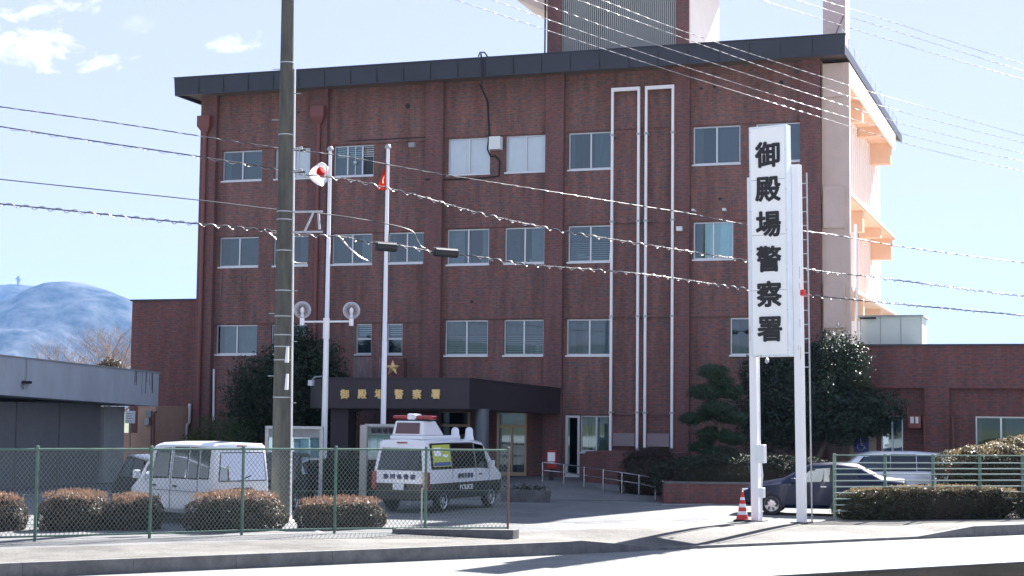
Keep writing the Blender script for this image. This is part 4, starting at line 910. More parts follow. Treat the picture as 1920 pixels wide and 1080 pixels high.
# ------------------------------------------------------------------ overhead cables
ROADD = Vector((.625, .7806, 0))
def on_plane(px, py, p0, d=ROADD):
    n = Vector((d.y, -d.x, 0)); r_ = ray(px, py); t = (p0-CAMP).dot(n)/r_.dot(n); return CAMP+r_*t
CABM = mat('black cable sheath', (.05, .05, .06), .5); CABL = mat('twisted aluminium messenger wire', (.36, .34, .35), .4, .7)
def smooth_pts(pp, n=6):
    out = []
    for i in range(len(pp)-1):
        p0 = pp[max(i-1, 0)]; p1 = pp[i]; p2 = pp[i+1]; p3 = pp[min(i+2, len(pp)-1)]
        for k in range(n):
            t = k/n; out.append(.5*((2*p1)+(-p0+p2)*t+(2*p0-5*p1+4*p2-p3)*t*t+(-p0+3*p1-3*p2+p3)*t**3))
    return out+[pp[-1]]
def cable(pts, r, label, p0, group, twist=None, m=None, n=6, hang=False):
    pp = smooth_pts([on_plane(x, y, p0) for x, y in pts], n); mb = MB()
    # carry the span on to poles outside the photo
    if pts[0][0] < 0 or pts[0][1] < 0: pp = [pp[0]+(pp[0]-pp[n]).normalized()*45+Vector((0, 0, .6))]+pp
    if pts[-1][0] > 1920: pp = pp+[pp[-1]+(pp[-1]-pp[-1-n]).normalized()*45+Vector((0, 0, 1.2))]
    mb.tube(pp, r, m or CABM, 6)
    if twist:
        tot = 0; tp = []; last = None; step = .04
        for i in range(len(pp)-1):
            a, b = pp[i], pp[i+1]; l = (b-a).length; k = int(l/step)+1
            for j in range(k):
                q = a+(b-a)*j/k; ph = tot*2*math.pi/twist[1]; tot += l/k
                tp.append(q+Vector((0, 0, 1))*math.cos(ph)*twist[0]+N3*math.sin(ph)*twist[0]+Vector((0, 0, -twist[2])))
        mb.tube(tp, twist[3], CABL, 5)
    o = mb.build('overhead_cable', smooth=60); tag(o, label, 'cable', group); return o
N3 = Vector((ROADD.y, -ROADD.x, 0))
GL, GR_, GT = 'cables strung along the road on the utility pole', 'thin wires crossing in front of the roof', 'thin wires in the top right sky'
U0 = Vector((UPB.x, UPB.y, 0))
cable([(-60, 190), (0, 200), (200, 228), (400, 259), (525, 278)], .013, 'topmost thin cable left of the utility pole', U0, GL, twist=(.012, .5, 0, .008))
cable([(560, 283), (640, 292), (800, 322), (1000, 354), (1200, 386), (1290, 400), (1400, 421), (1560, 440), (1700, 464), (1920, 493), (1990, 502)], .013, 'topmost thin cable running right from the utility pole', U0, GL, twist=(.012, .5, 0, .008))
cable([(-60, 225), (0, 237), (200, 268), (350, 290), (525, 318)], .016, 'second cable from the top left of the utility pole', U0, GL, twist=(.03, .45, .02, .007))
cable([(560, 327), (660, 338), (780, 366), (900, 400), (1060, 434), (1270, 468), (1390, 487), (1550, 510), (1640, 520), (1800, 541), (1920, 556), (1990, 565)], .014, 'twisted silver cable sagging right from beneath the white flag', U0, GL, twist=(.045, .42, .01, .012))
cable([(-60, 328), (0, 336), (200, 357), (380, 376), (520, 393), (600, 400), (700, 415), (768, 431), (782, 450), (790, 462), (800, 466)], .014, 'third cable passing the pole and dropping in a short loop', U0, GL)
cable([(-60, 374), (0, 382), (150, 397), (300, 413), (430, 425), (505, 432), (560, 440), (640, 444), (700, 456), (760, 462), (820, 474), (900, 482), (1000, 497), (1205, 514), (1380, 539), (1500, 552), (1640, 566), (1920, 592), (1990, 600)], .017, 'lowest thick cable running behind both black splice boxes', U0, GL, twist=(.045, .38, .01, .011))
cable([(495, 430), (512, 443), (528, 462), (540, 480), (552, 492), (575, 494)], .02, 'short looped cable end wrapped beside the utility pole', U0, GL, m=CABL)
cable([(640, 448), (655, 465), (675, 482), (692, 490)], .02, 'short bright cable loop over the third floor window', U0, GL, m=CABL)
for px, w, lb in ((724, 38, 'left black cable splice box hanging before the right flagpole'), (836, 44, 'right black cable splice box hanging before the brick wall')):
    c = on_plane(px, 463 if px < 800 else 474, U0); t = (on_plane(px+5, 463, U0)-on_plane(px-5, 463, U0)).normalized(); t.z = 0; t.normalize()
    L_ = w/2/F_PX*(c-CAMP).dot(_fw)/abs(t.dot(RD)); mb = MB()
    prof = [(-1, .07), (-.9, .12), (.9, .12), (1, .06)]
    mb.tube([c+t*L_*a for a, b in prof], [b for a, b in prof], BLACKP, 10); mb.bar(c-t*L_+Vector((0, 0, .12)), c+t*L_+Vector((0, 0, .12)), .03, CABL); tag(mb.build('splice_box', smooth=40), lb, 'splice box', 'black splice boxes on the lowest cable')
U1 = Vector((-14, 30, 0)); CABG = mat('grey bare wire', (.2, .2, .23), .7, .1)
for pts, lb in (([(800, -20), (856, 0), (1060, 68), (1280, 140), (1538, 220), (1720, 275), (1920, 322), (1990, 338)], 'lowest of the five wires over the station roof'),
    ([(865, -20), (924, 0), (1100, 62), (1280, 124), (1538, 205), (1720, 258), (1920, 303), (1990, 319)], 'second lowest of the five wires over the station roof'),
    ([(940, -20), (999, 0), (1140, 52), (1280, 100), (1538, 183), (1700, 234), (1920, 288), (1990, 304)], 'middle one of the five wires over the station roof'),
    ([(1020, -20), (1084, 0), (1280, 71), (1538, 163), (1700, 212), (1920, 268), (1990, 285)], 'second highest of the five wires over the station roof'),
    ([(1060, -20), (1128, 0), (1280, 58), (1538, 143), (1680, 186), (1920, 254), (1990, 272)], 'highest of the five wires over the station roof')):
    cable(pts, .0065, lb, U1, GR_, twist=(.006, .28, 0, .004), m=CABG)
for pts, lb in (([(1370, -20), (1428, 0), (1560, 42), (1740, 97), (1920, 149), (1990, 168)], 'lowest of the three wires in the top right sky'),
    ([(1430, -20), (1493, 0), (1620, 40), (1770, 87), (1920, 134), (1990, 155)], 'middle one of the three wires in the top right sky'),
    ([(1480, -20), (1547, 2), (1700, 50), (1800, 83), (1920, 120), (1990, 140)], 'highest of the three wires in the top right sky')):
    cable(pts, .0065, lb, U1, GT, twist=(.006, .28, 0, .004), m=CABG)

# ------------------------------------------------------------------ chain link fence
posts_px = [(-110, 1020), (65, 1015), (280, 1009), (453, 1003), (627, 1000), (797, 998), (952, 998)]
fp = [G(*q) for q in posts_px]; FH = 1.9
CF = empty('chain_link_fence', fp[3]); tag(CF, 'green chain link fence along the pavement at the left', 'fence')
for i, q in enumerate(fp):
    mb = MB(); mb.tube([q, q+Vector((0, 0, FH+.03))], .033 if i < 6 else .028, GREENF if i < 6 else mat('rusty brown post', (.16, .10, .08), .6), 10); mb.lathe(q+Vector((0, 0, FH+.03)), [(.036, 0), (.03, .02), (.001, .03)], GREENF, 10); on(mb.build('post', smooth=40), CF)
for i in range(6):
    a, b = fp[i], fp[i+1]; t = (b-a); Ln = t.length; t.normalize(); z0, z1 = .10, FH-.02
    mb = MB(); mb.tube([a+Vector((0, 0, z1)), b+Vector((0, 0, z1))], .024, GREENF, 8); on(mb.build('top_rail', smooth=40), CF); mb = MB(); mb.tube([a+Vector((0, 0, z0)), b+Vector((0, 0, z0))], .02, GREENF, 8); on(mb.build('bottom_rail', smooth=40), CF); mb = MB(); mb.tube([a+Vector((0, 0, .95)), b+Vector((0, 0, .95))], .004, GREENF, 4); on(mb.build('middle_wire'), CF)
    mb = MB(); H_ = z1-z0; pit = .094; slope = 1.0; k = -int(H_/pit)-1; r_ = .0034
    while k*pit < Ln:
        for sgn in (1, -1):
            u0 = k*pit
            # line u = u0 + s  (z rises) clipped to the panel
            ua, za, ub, zb_ = u0, 0, u0+H_*.78, H_
            if ua < 0: za = (-ua)/(.78); ua = 0
            if ub > Ln: zb_ = zb_-(ub-Ln)/.78; ub = Ln
            if ub-ua > .01 and zb_ > za:
                if sgn == 1: A = a+t*ua+Vector((0, 0, z0+za)); B = a+t*ub+Vector((0, 0, z0+zb_))
                else: A = a+t*ua+Vector((0, 0, z1-za)); B = a+t*ub+Vector((0, 0, z1-zb_))
                off = Vector((t.y, -t.x, 0))*r_*sgn
                mb.bar(A+off, B+off, r_*2, WIREM)
        k += 1
    on(mb.build('wire_mesh'), CF)
mb = MB(); p = G(790, 998, 0); mb.tube([p+Vector((0, 0, 0)), p+Vector((0, 0, 1.0))], .024, mat('bare pale post', (.45, .5, .42), .5), 8); on(mb.build('short_post', smooth=40), CF)
a = G(735, 1000); b = G(962, 1011); t = (b-a).normalized(); s = Vector((-t.y, t.x, 0)); mb = MB()
mb.hexa([a, b, b+s*.3, a+s*.3]+[v+Vector((0, 0, h)) for v, h in ((a, .10), (b, .20), (b+s*.3, .20), (a+s*.3, .10))], CONCD); on(mb.build('concrete_base', bevel=.01), CF)
# right hand rail fence
rp_px = [(1565, 975), (1660, 974), (1750, 973), (1838, 972), (1918, 971), (2010, 970)]
rf = [G(*q) for q in rp_px]; RF = empty('rail_fence', rf[2]); tag(RF, 'green horizontal rail fence at the right in front of the parked cars', 'fence')
for q in rf: mb = MB(); mb.box(q.x-.04, q.x+.04, q.y-.04, q.y+.04, 0, 1.76, GREENF); on(mb.build('post', bevel=.006), RF)
for k, z in enumerate((1.72, 1.52, 1.36, 1.21, 1.04, .88, .72, .56, .4, .24)):
    mb = MB()
    for i in range(len(rf)-1): mb.bar(rf[i]+Vector((0, -.05, z)), rf[i+1]+Vector((0, -.05, z)), .05 if k else .07, GREENF if k in (0,) else mat('pale green rail', (.26, .34, .31), .45), .03)
    on(mb.build('rail'), RF)
# ------------------------------------------------------------------ vehicles
TYRE = mat('tyre rubber', (.018, .018, .019), .85); RIM = mat('silver wheel cover', (.55, .56, .58), .3, .7)
CARW = mat('white car paint', (.78, .80, .84), .25, 0, coat=.6); CARB = mat('black car paint', (.009, .009, .011), .35, 0, coat=.25); CARN = mat('dark blue car paint', (.003, .008, .035), .38, .0, coat=.12, spec=.3)
CARS = mat('silver white car paint', (.68, .72, .78), .25, .2, coat=.8); CARK = mat('black car paint wine', (.02, .012, .015), .25, 0, coat=.8)
LAMPR = mat('red tail lamp', (.3, .01, .012), .15, coat=1); LAMPC = mat('clear lamp', (.75, .77, .8), .1, coat=1); ORL = mat('orange lamp', (.8, .25, .03), .2)
PLATE = mat('white number plate', (.75, .78, .80), .5); SEAM = mat('panel seam', (.10, .10, .11), .7)
class Car:
    def __init__(s, name, label, rear_left_or_c, heading, st, m_up, m_low=None, split=None, group=None, cat='car'):
        s.o = empty(name, rear_left_or_c, heading); tag(s.o, label, cat, group); s.st = st; s.mu, s.ml, s.split = m_up, m_low or m_up, split
    def ring(s, i, off=0.0):
        x, w, zl, zb, zt, rw, k = s.st[i]; zs = s.split if s.split else zl+(zb-zl)*.5
        w += off; P_ = [(0, zl), (w*.88, zl), (w*.985, zl+.10), (w, zs), (w*.985, zb), (rw+off, zt-.055+off), (rw*.86, zt+off), (0, zt+.03+off)]
        return [(x+k*max(0, z-zb), y, z) for y, z in P_]
    def pt(s, x, v):               # side surface between belt (v=0) and roof edge (v=1); v<0 goes down the flank
        for i in range(len(s.st)-1):
            if s.st[i][0] <= x <= s.st[i+1][0] or i == len(s.st)-2:
                t = (x-s.st[i][0])/(s.st[i+1][0]-s.st[i][0]); a = s.ring(i); b = s.ring(i+1)
                j = (4, 5) if v >= 0 else (4, 3); vv = abs(v)
                A = [a[j[0]][c]*(1-vv)+a[j[1]][c]*vv for c in range(3)]; B = [b[j[0]][c]*(1-vv)+b[j[1]][c]*vv for c in range(3)]
                return [A[c]*(1-t)+B[c]*t for c in range(3)]
    def body(s):
        mb = MB(); n = len(s.st)
        for i in range(n-1):
            a, b = s.ring(i), s.ring(i+1)
            for j in range(7):
                for sg in (1, -1):
                    q = [a[j], b[j], b[j+1], a[j+1]]; q = [(x, y*sg, z) for x, y, z in q]
                    if sg < 0: q = q[::-1]
                    m = s.ml if (j <= 2) else s.mu
                    mb.poly(q[::-1], m)
        for i, rev in ((0, False), (n-1, True)):
            a = s.ring(i)
            for j in range(7):
                q = [a[j], a[j+1], (a[j+1][0], -a[j+1][1], a[j+1][2]), (a[j][0], -a[j][1], a[j][2])]
                if j == 0: q = [a[0], a[1], (a[1][0], -a[1][1], a[1][2])]; 
                if j == 6: q = [a[6], a[7], (a[6][0], -a[6][1], a[6][2])]
                if j == 0: continue
                mb.poly(q if not rev else q[::-1], s.ml if j <= 2 else s.mu)
        o = mb.build('body', s.o); bm = bmesh.new(); bm.from_mesh(o.data); bmesh.ops.remove_doubles(bm, verts=bm.verts, dist=1e-4); bmesh.ops.recalc_face_normals(bm, faces=bm.faces)
        bm.to_mesh(o.data); bm.free(); o.data.shade_smooth(); o.data.set_sharp_from_angle(angle=R(38))
        bv = o.modifiers.new('bevel', 'BEVEL'); bv.width = .035; bv.segments = 2; bv.limit_method = 'ANGLE'; bv.angle_limit = R(35)
        return o
    def side_window(s, x0, x1, v0=.06, v1=.93, sides=(1, -1), m=None, off=.012, name='side_window', lean0=0, lean1=0, frame=True):
        for sg in sides:
            mb = MB(); n = 4
            def q(u, v):
                xx = x0+(x1-x0)*u+(lean0*(1-u)+lean1*u)*v; p = s.pt(xx, v0+(v1-v0)*v); return (p[0], (p[1]+off)*sg, p[2]+off*.2)
            if frame:
                e = .05
                def q2(u, v): 
                    p = q(u, v); return (p[0], p[1]-.006*sg, p[2])
                corners = [q2(-e, -e), q2(1+e, -e), q2(1+e, 1+e), q2(-e, 1+e)]; mb.poly(corners if sg > 0 else corners[::-1], BLACKP)
            for i in range(n): mb.poly([q(i/n, 0), q((i+1)/n, 0), q((i+1)/n, 1), q(i/n, 1)], m or CGL)
            mb.build(name, s.o)
    def end_panel(s, i, v0, v1, w0, w1, m, name, off=.015, j0=4, j1=5, frame=True):
        a = s.ring(i); sgn = -1 if i == 0 else 1
        def q(w, v):
            x = a[j0][0]*(1-v)+a[j1][0]*v; y = (a[j0][1]*(1-v)+a[j1][1]*v)*w; z = a[j0][2]*(1-v)+a[j1][2]*v; return (x+off*sgn, y, z)
        mb = MB()
        if frame: e = .03; mb.poly([(x-.005*sgn, y, z) for x, y, z in (q(w0-e, v0-e), q(w1+e, v0-e), q(w1+e, v1+e), q(w0-e, v1+e))], BLACKP)
        mb.poly([q(w0, v0), q(w1, v0), q(w1, v1), q(w0, v1)], m); return mb.build(name, s.o)
    def top_panel(s, i, t0, t1, m, name, wf=.88, off=.014, j=5):   # pane lying between station i and i+1 on the top surface
        a, b = s.ring(i), s.ring(i+1)
        def q(t, sg):
            A, B = Vector(a[j]), Vector(b[j]); p = A+(B-A)*t; return (p.x, p.y*wf*sg, p.z+.05)
        mb = MB(); mb.poly([q(t0, 1), q(t0, -1), q(t1, -1), q(t1, 1)], m); return mb.build(name, s.o)
    def wheel(s, x, y, r=.31, wd=.19):
        sg = 1 if y > 0 else -1; mb = MB(); mt = Matrix.Translation((x, y, r))@Matrix.Rotation(-sg*math.pi/2, 4, 'X')
        def lt(mbx, prof, m, seg=24):
            t = MB(); t.lathe((0, 0, 0), prof, m, seg); b = len(mbx.v); mbx.v += [tuple(mt@Vector(v)) for v in t.v]; k = mbx.slot(m)
            for f in t.f: mbx.f.append(tuple(b+i for i in f)); mbx.mi.append(k)
        lt(mb, [(.02, -wd), (r-.03, -wd), (r, -wd+.03), (r, -.03), (r-.03, 0), (r*.66, .0)], TYRE)
        w = mb.build('wheel', s.o, smooth=40)
        rb = MB(); lt(rb, [(r*.68, -.01), (r*.66, .006), (r*.6, -.02), (r*.16, -.012), (r*.12, .006), (.001, .006)], RIM)
        for k in range(7):
            a = k*2*math.pi/7; c0 = mt@Vector((r*.3*math.cos(a), r*.3*math.sin(a), -.009)); c1 = mt@Vector((r*.55*math.cos(a+.12), r*.55*math.sin(a+.12), -.012)); rb.bar(c0, c1, .045, BLACKP, .012, up=(0, 1, 0))
        rb.build('rim', w, smooth=30)
        ar = MB()                       # wheel arch
        y0 = abs(y)*sg+.004*sg
        for k in range(14):
            a0, a1 = R(-12+204*k/14), R(-12+204*(k+1)/14); 
            for (ra, rb2, m) in ((0, r+.055, BLACKP),):
                ar.poly([(x, y0-.02*sg, r), (x+rb2*math.cos(a0), y0-.02*sg, r+rb2*math.sin(a0)), (x+rb2*math.cos(a1), y0-.02*sg, r+rb2*math.sin(a1))], m)
        ar.build('wheel_arch', s.o)
    def box(s, name, x0, x1, y0, y1, z0, z1, m, bevel=.01, par=None):
        mb = MB(); mb.box(x0, x1, y0, y1, z0, z1, m); return mb.build(name, par or s.o, bevel=bevel)
CGL = GLASSD
def heading(phi_deg):     # degrees clockwise from the camera's forward direction; returns rotation of local +X
    d = FD*math.cos(R(phi_deg))+RD*math.sin(R(phi_deg)); return math.atan2(d.y, d.x), d
# --- police van: rear right bottom corner at pixel (796, 966), heading away to the right
hd, dv = heading(26); left = Vector((-dv.y, dv.x, 0)); Wd, Ln = .86, 2.36
rc = G(800, 964); pos = rc+dv*Ln+left*Wd; pos.z = 0
VS = [(-2.36, .80, .42, 1.16, 1.86, .68, .16), (-2.28, .86, .36, 1.16, 1.97, .72, .10), (-1.2, .87, .34, 1.16, 1.99, .73, 0), (.6, .87, .34, 1.16, 1.98, .73, 0), (1.15, .87, .34, 1.14, 1.93, .71, 0), (1.95, .86, .34, 1.10, 1.22, .76, 0), (2.28, .80, .36, .98, 1.04, .70, 0), (2.36, .70, .42, .88, .92, .62, 0)]
V = Car('police_van', 'black and white police van with a raised roof box and red light bar', pos, hd, VS, CARW, CARB, .80, cat='police van')
V.body()
V.end_panel(0, .02, .90, -.86, .86, CGL, 'rear_window')
V.side_window(-2.05, -.95, .06, .92); V.side_window(-.85, .45, .06, .92); V.side_window(.58, 1.28, .06, .9, lean1=-.12)
mb = MB(); a, b = V.ring(4), V.ring(5); mb.poly([(b[5][0]-.04, b[5][1]*.86, b[5][2]+.05), (b[5][0]-.04, -b[5][1]*.86, b[5][2]+.05), (a[5][0]+.06, -a[5][1]*.9, a[5][2]+.02), (a[5][0]+.06, a[5][1]*.9, a[5][2]+.02)], CGL); mb.build('windscreen', V.o)
# yellow poster inside the right rear window
YEL = mat('yellow green poster', (.50, .55, .08), .6, var=.1, vscale=6); mb = MB()
q = lambda x, v, o=.018: (V.pt(x, v)[0], -(V.pt(x, v)[1]+o), V.pt(x, v)[2])
mb.poly([q(-2.0, .12), q(-.95, .12), q(-.95, .9), q(-2.0, .9)], YEL); mb.poly([q(-1.9, .5, .021), q(-1.5, .5, .021), q(-1.5, .8, .021), q(-1.9, .8, .021)], BLIND); mb.poly([q(-1.95, .15, .021), q(-1.0, .15, .021), q(-1.0, .28, .021), q(-1.95, .28, .021)], BLUES)
mb.poly([q(-1.4, .45, .021), q(-1.1, .45, .021), q(-1.1, .55, .021), q(-1.4, .55, .021)], BLIND); mb.build('window_poster', V.o)
V.wheel(-1.42, -.865, .32); V.wheel(1.5, -.865, .32); V.wheel(-1.42, .865, .32); V.wheel(1.5, .865, .32)
for s_ in (-1, 1):
    V.box('tail_lamp', -2.395, -2.2, s_*.80-.07, s_*.80+.075, .62, 1.12, LAMPR, .02)
    V.box('headlight', 2.15, 2.34, s_*.66-.12, s_*.66+.12, .68, .86, LAMPC, .02)
V.box('bumper', -2.44, -2.25, -.84, .84, .34, .52, CARB, .03)
V.box('number_plate', -2.44, -2.40, -.17, .17, .63, .80, PLATE, .004)
V.box('brake_lamp', -2.262, -2.23, -.16, .16, 1.885, 1.925, LAMPR, .004)
V.box('mirror', 1.18, 1.3, -1.08, -.92, 1.15, 1.38, CARW, .02)
V.box('door_handle', -.5, -.32, -.895, -.87, .98, 1.02, BLACKP, .004); V.box('door_handle', .68, .86, -.895, -.87, .98, 1.02, BLACKP, .004)
V.box('fuel_lid', -2.0, -1.86, -.885, -.87, .88, 1.0, BLACKP, .004) if False else None
mb = MB()
for x in (-.90, .52, 1.36): 
    p0_, p1_ = V.pt(x, 0), V.pt(x, 1); mb.bar((x, -(V.st[3][1]+.004), .42), (p0_[0], -(p0_[1]+.006), p0_[2]), .012, SEAM, .008); mb.bar((p0_[0], -(p0_[1]+.006), p0_[2]), (p1_[0], -(p1_[1]+.006), p1_[2]-.03), .012, SEAM, .008)
mb.build('door_seam', V.o)
# raised roof platform
rb = V.box('roof_platform', -2.05, .2, -.52, .52, 1.985, 2.10, CARW, .04)
mb = MB(); mb.hexa([(-1.98, -.50, 2.10), (-.75, -.50, 2.10), (-.75, .50, 2.10), (-1.98, .50, 2.10), (-1.88, -.44, 2.50), (-1.15, -.44, 2.50), (-1.15, .44, 2.50), (-1.88, .44, 2.50)], CARW); mb.build('roof_box', V.o, bevel=.04)
mb = MB(); mb.poly([(-1.985, .38, 2.15), (-1.985, -.38, 2.15), (-1.91, -.36, 2.45), (-1.91, .36, 2.45)], mat('dark red tinted panel', (.09, .03, .03), .15, coat=1)); mb.build('roof_box_window', V.o)
LB = empty('light_bar', (0, 0, 0)); LB.parent = V.o
V.box('red_lens', -1.72, -1.4, -.62, -.12, 2.545, 2.65, LAMPR, .03, LB); V.box('red_lens', -1.72, -1.4, .14, .62, 2.545, 2.65, LAMPR, .03, LB); V.box('speaker', -1.78, -1.36, -.115, .135, 2.53, 2.70, CARW, .04, LB); V.box('bracket', -1.7, -1.42, -.5, .5, 2.501, 2.54, BLACKP, .004, LB)
for x in (.18, 1.05):
    mb = MB(); mb.lathe((x, -.35, 1.99), [(.15, -.03), (.12, .1), (.11, .26), (.07, .32), (.001, .34)], CARW, 14); mb.build('roof_pod', V.o, smooth=50)
t = text_mesh('静 岡 県 警 察', .15, .006, .004, 'rear_lettering', mat('navy lettering', (.03, .04, .12), .5), V.o)
t.rotation_euler = (0, 0, -math.pi/2); t.location = (-2.385, 0, .985)
# spread the characters
t.scale = (1.1, 1, 1)
t = text_mesh('静 岡 県 警 察', .15, .006, .004, 'side_lettering', MATS['navy lettering'], V.o); t.location = (-.15, -.885, .98)
t = text_mesh('POLICE', .19, .006, .004, 'side_lettering', WHITE, V.o); t.location = (-.1, -.89, .66); t.scale = (1.3, 1, 1)
# --- small white van, rear at the right, heading away to the left
hd, dv = heading(-47); left = Vector((-dv.y, dv.x, 0)); rc = G(402, 989); Wd, Ln = .735, 1.70
pos = rc+dv*Ln-left*Wd; pos.z = 0
MS = [(-1.70, .69, .34, 1.02, 1.80, .60, .07), (-1.64, .735, .28, 1.02, 1.88, .64, .04), (-.6, .74, .26, 1.02, 1.90, .65, 0), (.5, .74, .26, 1.02, 1.88, .65, 0), (.78, .74, .26, 1.0, 1.83, .63, 0), (1.30, .73, .26, .96, 1.12, .66, 0), (1.60, .70, .28, .80, .86, .62, 0), (1.68, .64, .34, .68, .72, .55, 0)]
M = Car('white_van', 'small white van with black tail window parked behind the chain link fence', pos, hd, MS, CARW, None, None, cat='van')
GLASSV = glass_mat('pale reflecting car glass', (.85, .92, .93), .5); M.o.scale = (1.04, 1.12, 1.03); M.body(); M.end_panel(0, .04, .90, -.90, .90, GLASSV, 'rear_window')
mb = MB(); mb.box(-1.45, -1.3, -.5, .55, .5, 1.35, mat('grey seat', (.2, .22, .24), .9)); mb.box(-.3, -.1, -.6, .6, .5, 1.3, MATS['grey seat']); mb.build('seat', M.o)
M.side_window(-1.45, -1.12, .1, .9, m=GLASSV); M.side_window(-.62, -.1, .08, .9, m=GLASSV); M.side_window(-1.02, -.7, .08, .9, m=GLASSV); M.side_window(.08, .72, .08, .88, m=GLASSV, lean1=-.1); M.side_window(.86, 1.0, .0, .6, m=GLASSV, frame=False)
mb = MB(); a, b = M.ring(4), M.ring(5); mb.poly([(b[5][0]-.04, b[5][1]*.86, b[5][2]+.05), (b[5][0]-.04, -b[5][1]*.86, b[5][2]+.05), (a[5][0]+.06, -a[5][1]*.9, a[5][2]+.02), (a[5][0]+.06, a[5][1]*.9, a[5][2]+.02)], GLASSV); mb.build('windscreen', M.o)
for x in (-1.1, 1.12):
    for s_ in (-1, 1): M.wheel(x, s_*.735, .27, .15)
for s_ in (-1, 1): M.box('tail_lamp', -1.735, -1.6, s_*.66-.05, s_*.66+.06, .40, .58, LAMPR, .015); M.box('headlight', 1.58, 1.69, s_*.5-.14, s_*.5+.14, .52, .68, LAMPC, .02)
M.box('bumper', -1.78, -1.6, -.70, .70, .24, .46, CARW, .03); M.box('brake_lamp', -1.655, -1.63, -.12, .12, 1.82, 1.85, LAMPR, .004); M.box('number_plate', -1.79, -1.782, -.17, .17, .28, .43, PLATE, .002)
M.box('tailgate_handle', -1.735, -1.71, -.25, .25, .82, .88, SEAM, .004)
mb = MB(); mb.bar((-1.715, .1, 1.03), (-1.70, -.22, 1.16), .025, BLACKP); mb.build('wiper', M.o)
M.box('mirror', 1.05, 1.16, .80, .96, 1.02, 1.22, CARW, .03)
for x in (.62, -.2): M.box('door_handle', x-.08, x+.06, .742, .765, .86, .90, BLACKP, .004)
mb = MB()
for x in (.78, -.02, -1.06):
    p0_, p1_ = M.pt(x, 0), M.pt(x, 1); mb.bar((x, .746, .34), (p0_[0], p0_[1]+.006, p0_[2]), .012, SEAM, .008)
    if x < .7: mb.bar((p0_[0], p0_[1]+.006, p0_[2]), (p1_[0], p1_[1]+.006, p1_[2]-.03), .012, SEAM, .008)
mb.bar((-1.5, .75, .78), (.7, .75, .78), .012, SEAM, .008); mb.build('door_seam', M.o)
# --- dark blue saloon behind the sign posts, heading left
hd, dv = heading(-76); left = Vector((-dv.y, dv.x, 0)); fw_ = G(1447, 966)      # front left wheel contact
SS = [(-2.28, .70, .40, .82, .90, .60, 0), (-2.2, .84, .28, .86, 1.02, .72, 0), (-1.62, .87, .22, .90, 1.06, .76, 0), (-.95, .88, .2, .92, 1.40, .58, 0), (-.3, .88, .2, .92, 1.45, .60, 0), (.35, .88, .2, .90, 1.40, .58, 0), (1.12, .87, .2, .86, .98, .74, 0), (1.95, .84, .24, .76, .82, .68, 0), (2.25, .72, .34, .62, .66, .55, 0)]
pos = fw_-dv*1.38-left*.86; pos.z = 0
S_ = Car('dark_blue_car', 'dark blue saloon car parked behind the tall signboard posts', pos, hd, SS, CARN, None, None); S_.body()
S_.side_window(-.98, -.28, .08, .88, m=CGL, lean0=.1); S_.side_window(-.2, .72, .08, .86, m=CGL, lean1=-.42)
for i, t0, t1, nm in ((2, .12, .95, 'rear_window'), (5, .08, .92, 'windscreen')): S_.top_panel(i, t0, t1, CGL, nm)
for x in (-1.35, 1.38):
    for s_ in (-1, 1): S_.wheel(x, s_*.87, .31)
for s_ in (-1, 1): S_.box('tail_lamp', -2.29, -2.1, s_*.64-.15, s_*.64+.17, .70, .86, LAMPR, .02); S_.box('headlight', 2.02, 2.22, s_*.6-.16, s_*.6+.14, .58, .72, LAMPC, .02)
S_.box('mirror', .72, .86, .90, 1.06, .92, 1.04, CARN, .02); S_.box('door_handle', -.12, .04, .875, .9, .80, .83, RIM, .004); S_.box('door_handle', -.95, -.8, .875, .9, .80, .83, RIM, .004)
mb = MB()
for x in (-.26, .95): mb.bar((x, .885, .3), (x, .872, .9), .012, BLACKP, .008)
mb.build('door_seam', S_.o)
# --- pale estate car behind the rail fence
hd, dv = heading(-78); ES = [(-2.2, .78, .36, .92, 1.42, .62, .1), (-2.1, .84, .26, .94, 1.56, .66, .1), (-1.0, .86, .22, .95, 1.62, .67, 0), (.3, .86, .22, .93, 1.60, .66, 0), (.75, .86, .22, .92, 1.50, .64, 0), (1.35, .85, .24, .88, 1.0, .74, 0), (2.0, .80, .28, .72, .78, .62, 0), (2.1, .7, .36, .6, .64, .55, 0)]
pos = G(1652, 936); Ee = Car('pale_car', 'silver white estate car parked behind the green rail fence', pos, hd, ES, CARS, None, None); Ee.body(); Ee.end_panel(0, .05, .9, -.85, .85, CGL, 'rear_window')
Ee.side_window(-1.95, -1.2, .1, .9); Ee.side_window(-1.1, -.35, .08, .92); Ee.side_window(-.25, .95, .08, .88, lean1=-.4); Ee.top_panel(4, .05, .92, CGL, 'windscreen')
for x in (-1.35, 1.38):
    for s_ in (-1, 1): Ee.wheel(x, s_*.855, .31)
for s_ in (-1, 1): Ee.box('tail_lamp', -2.22, -2.0, s_*.76-.06, s_*.76+.09, .85, 1.2, LAMPR, .02)
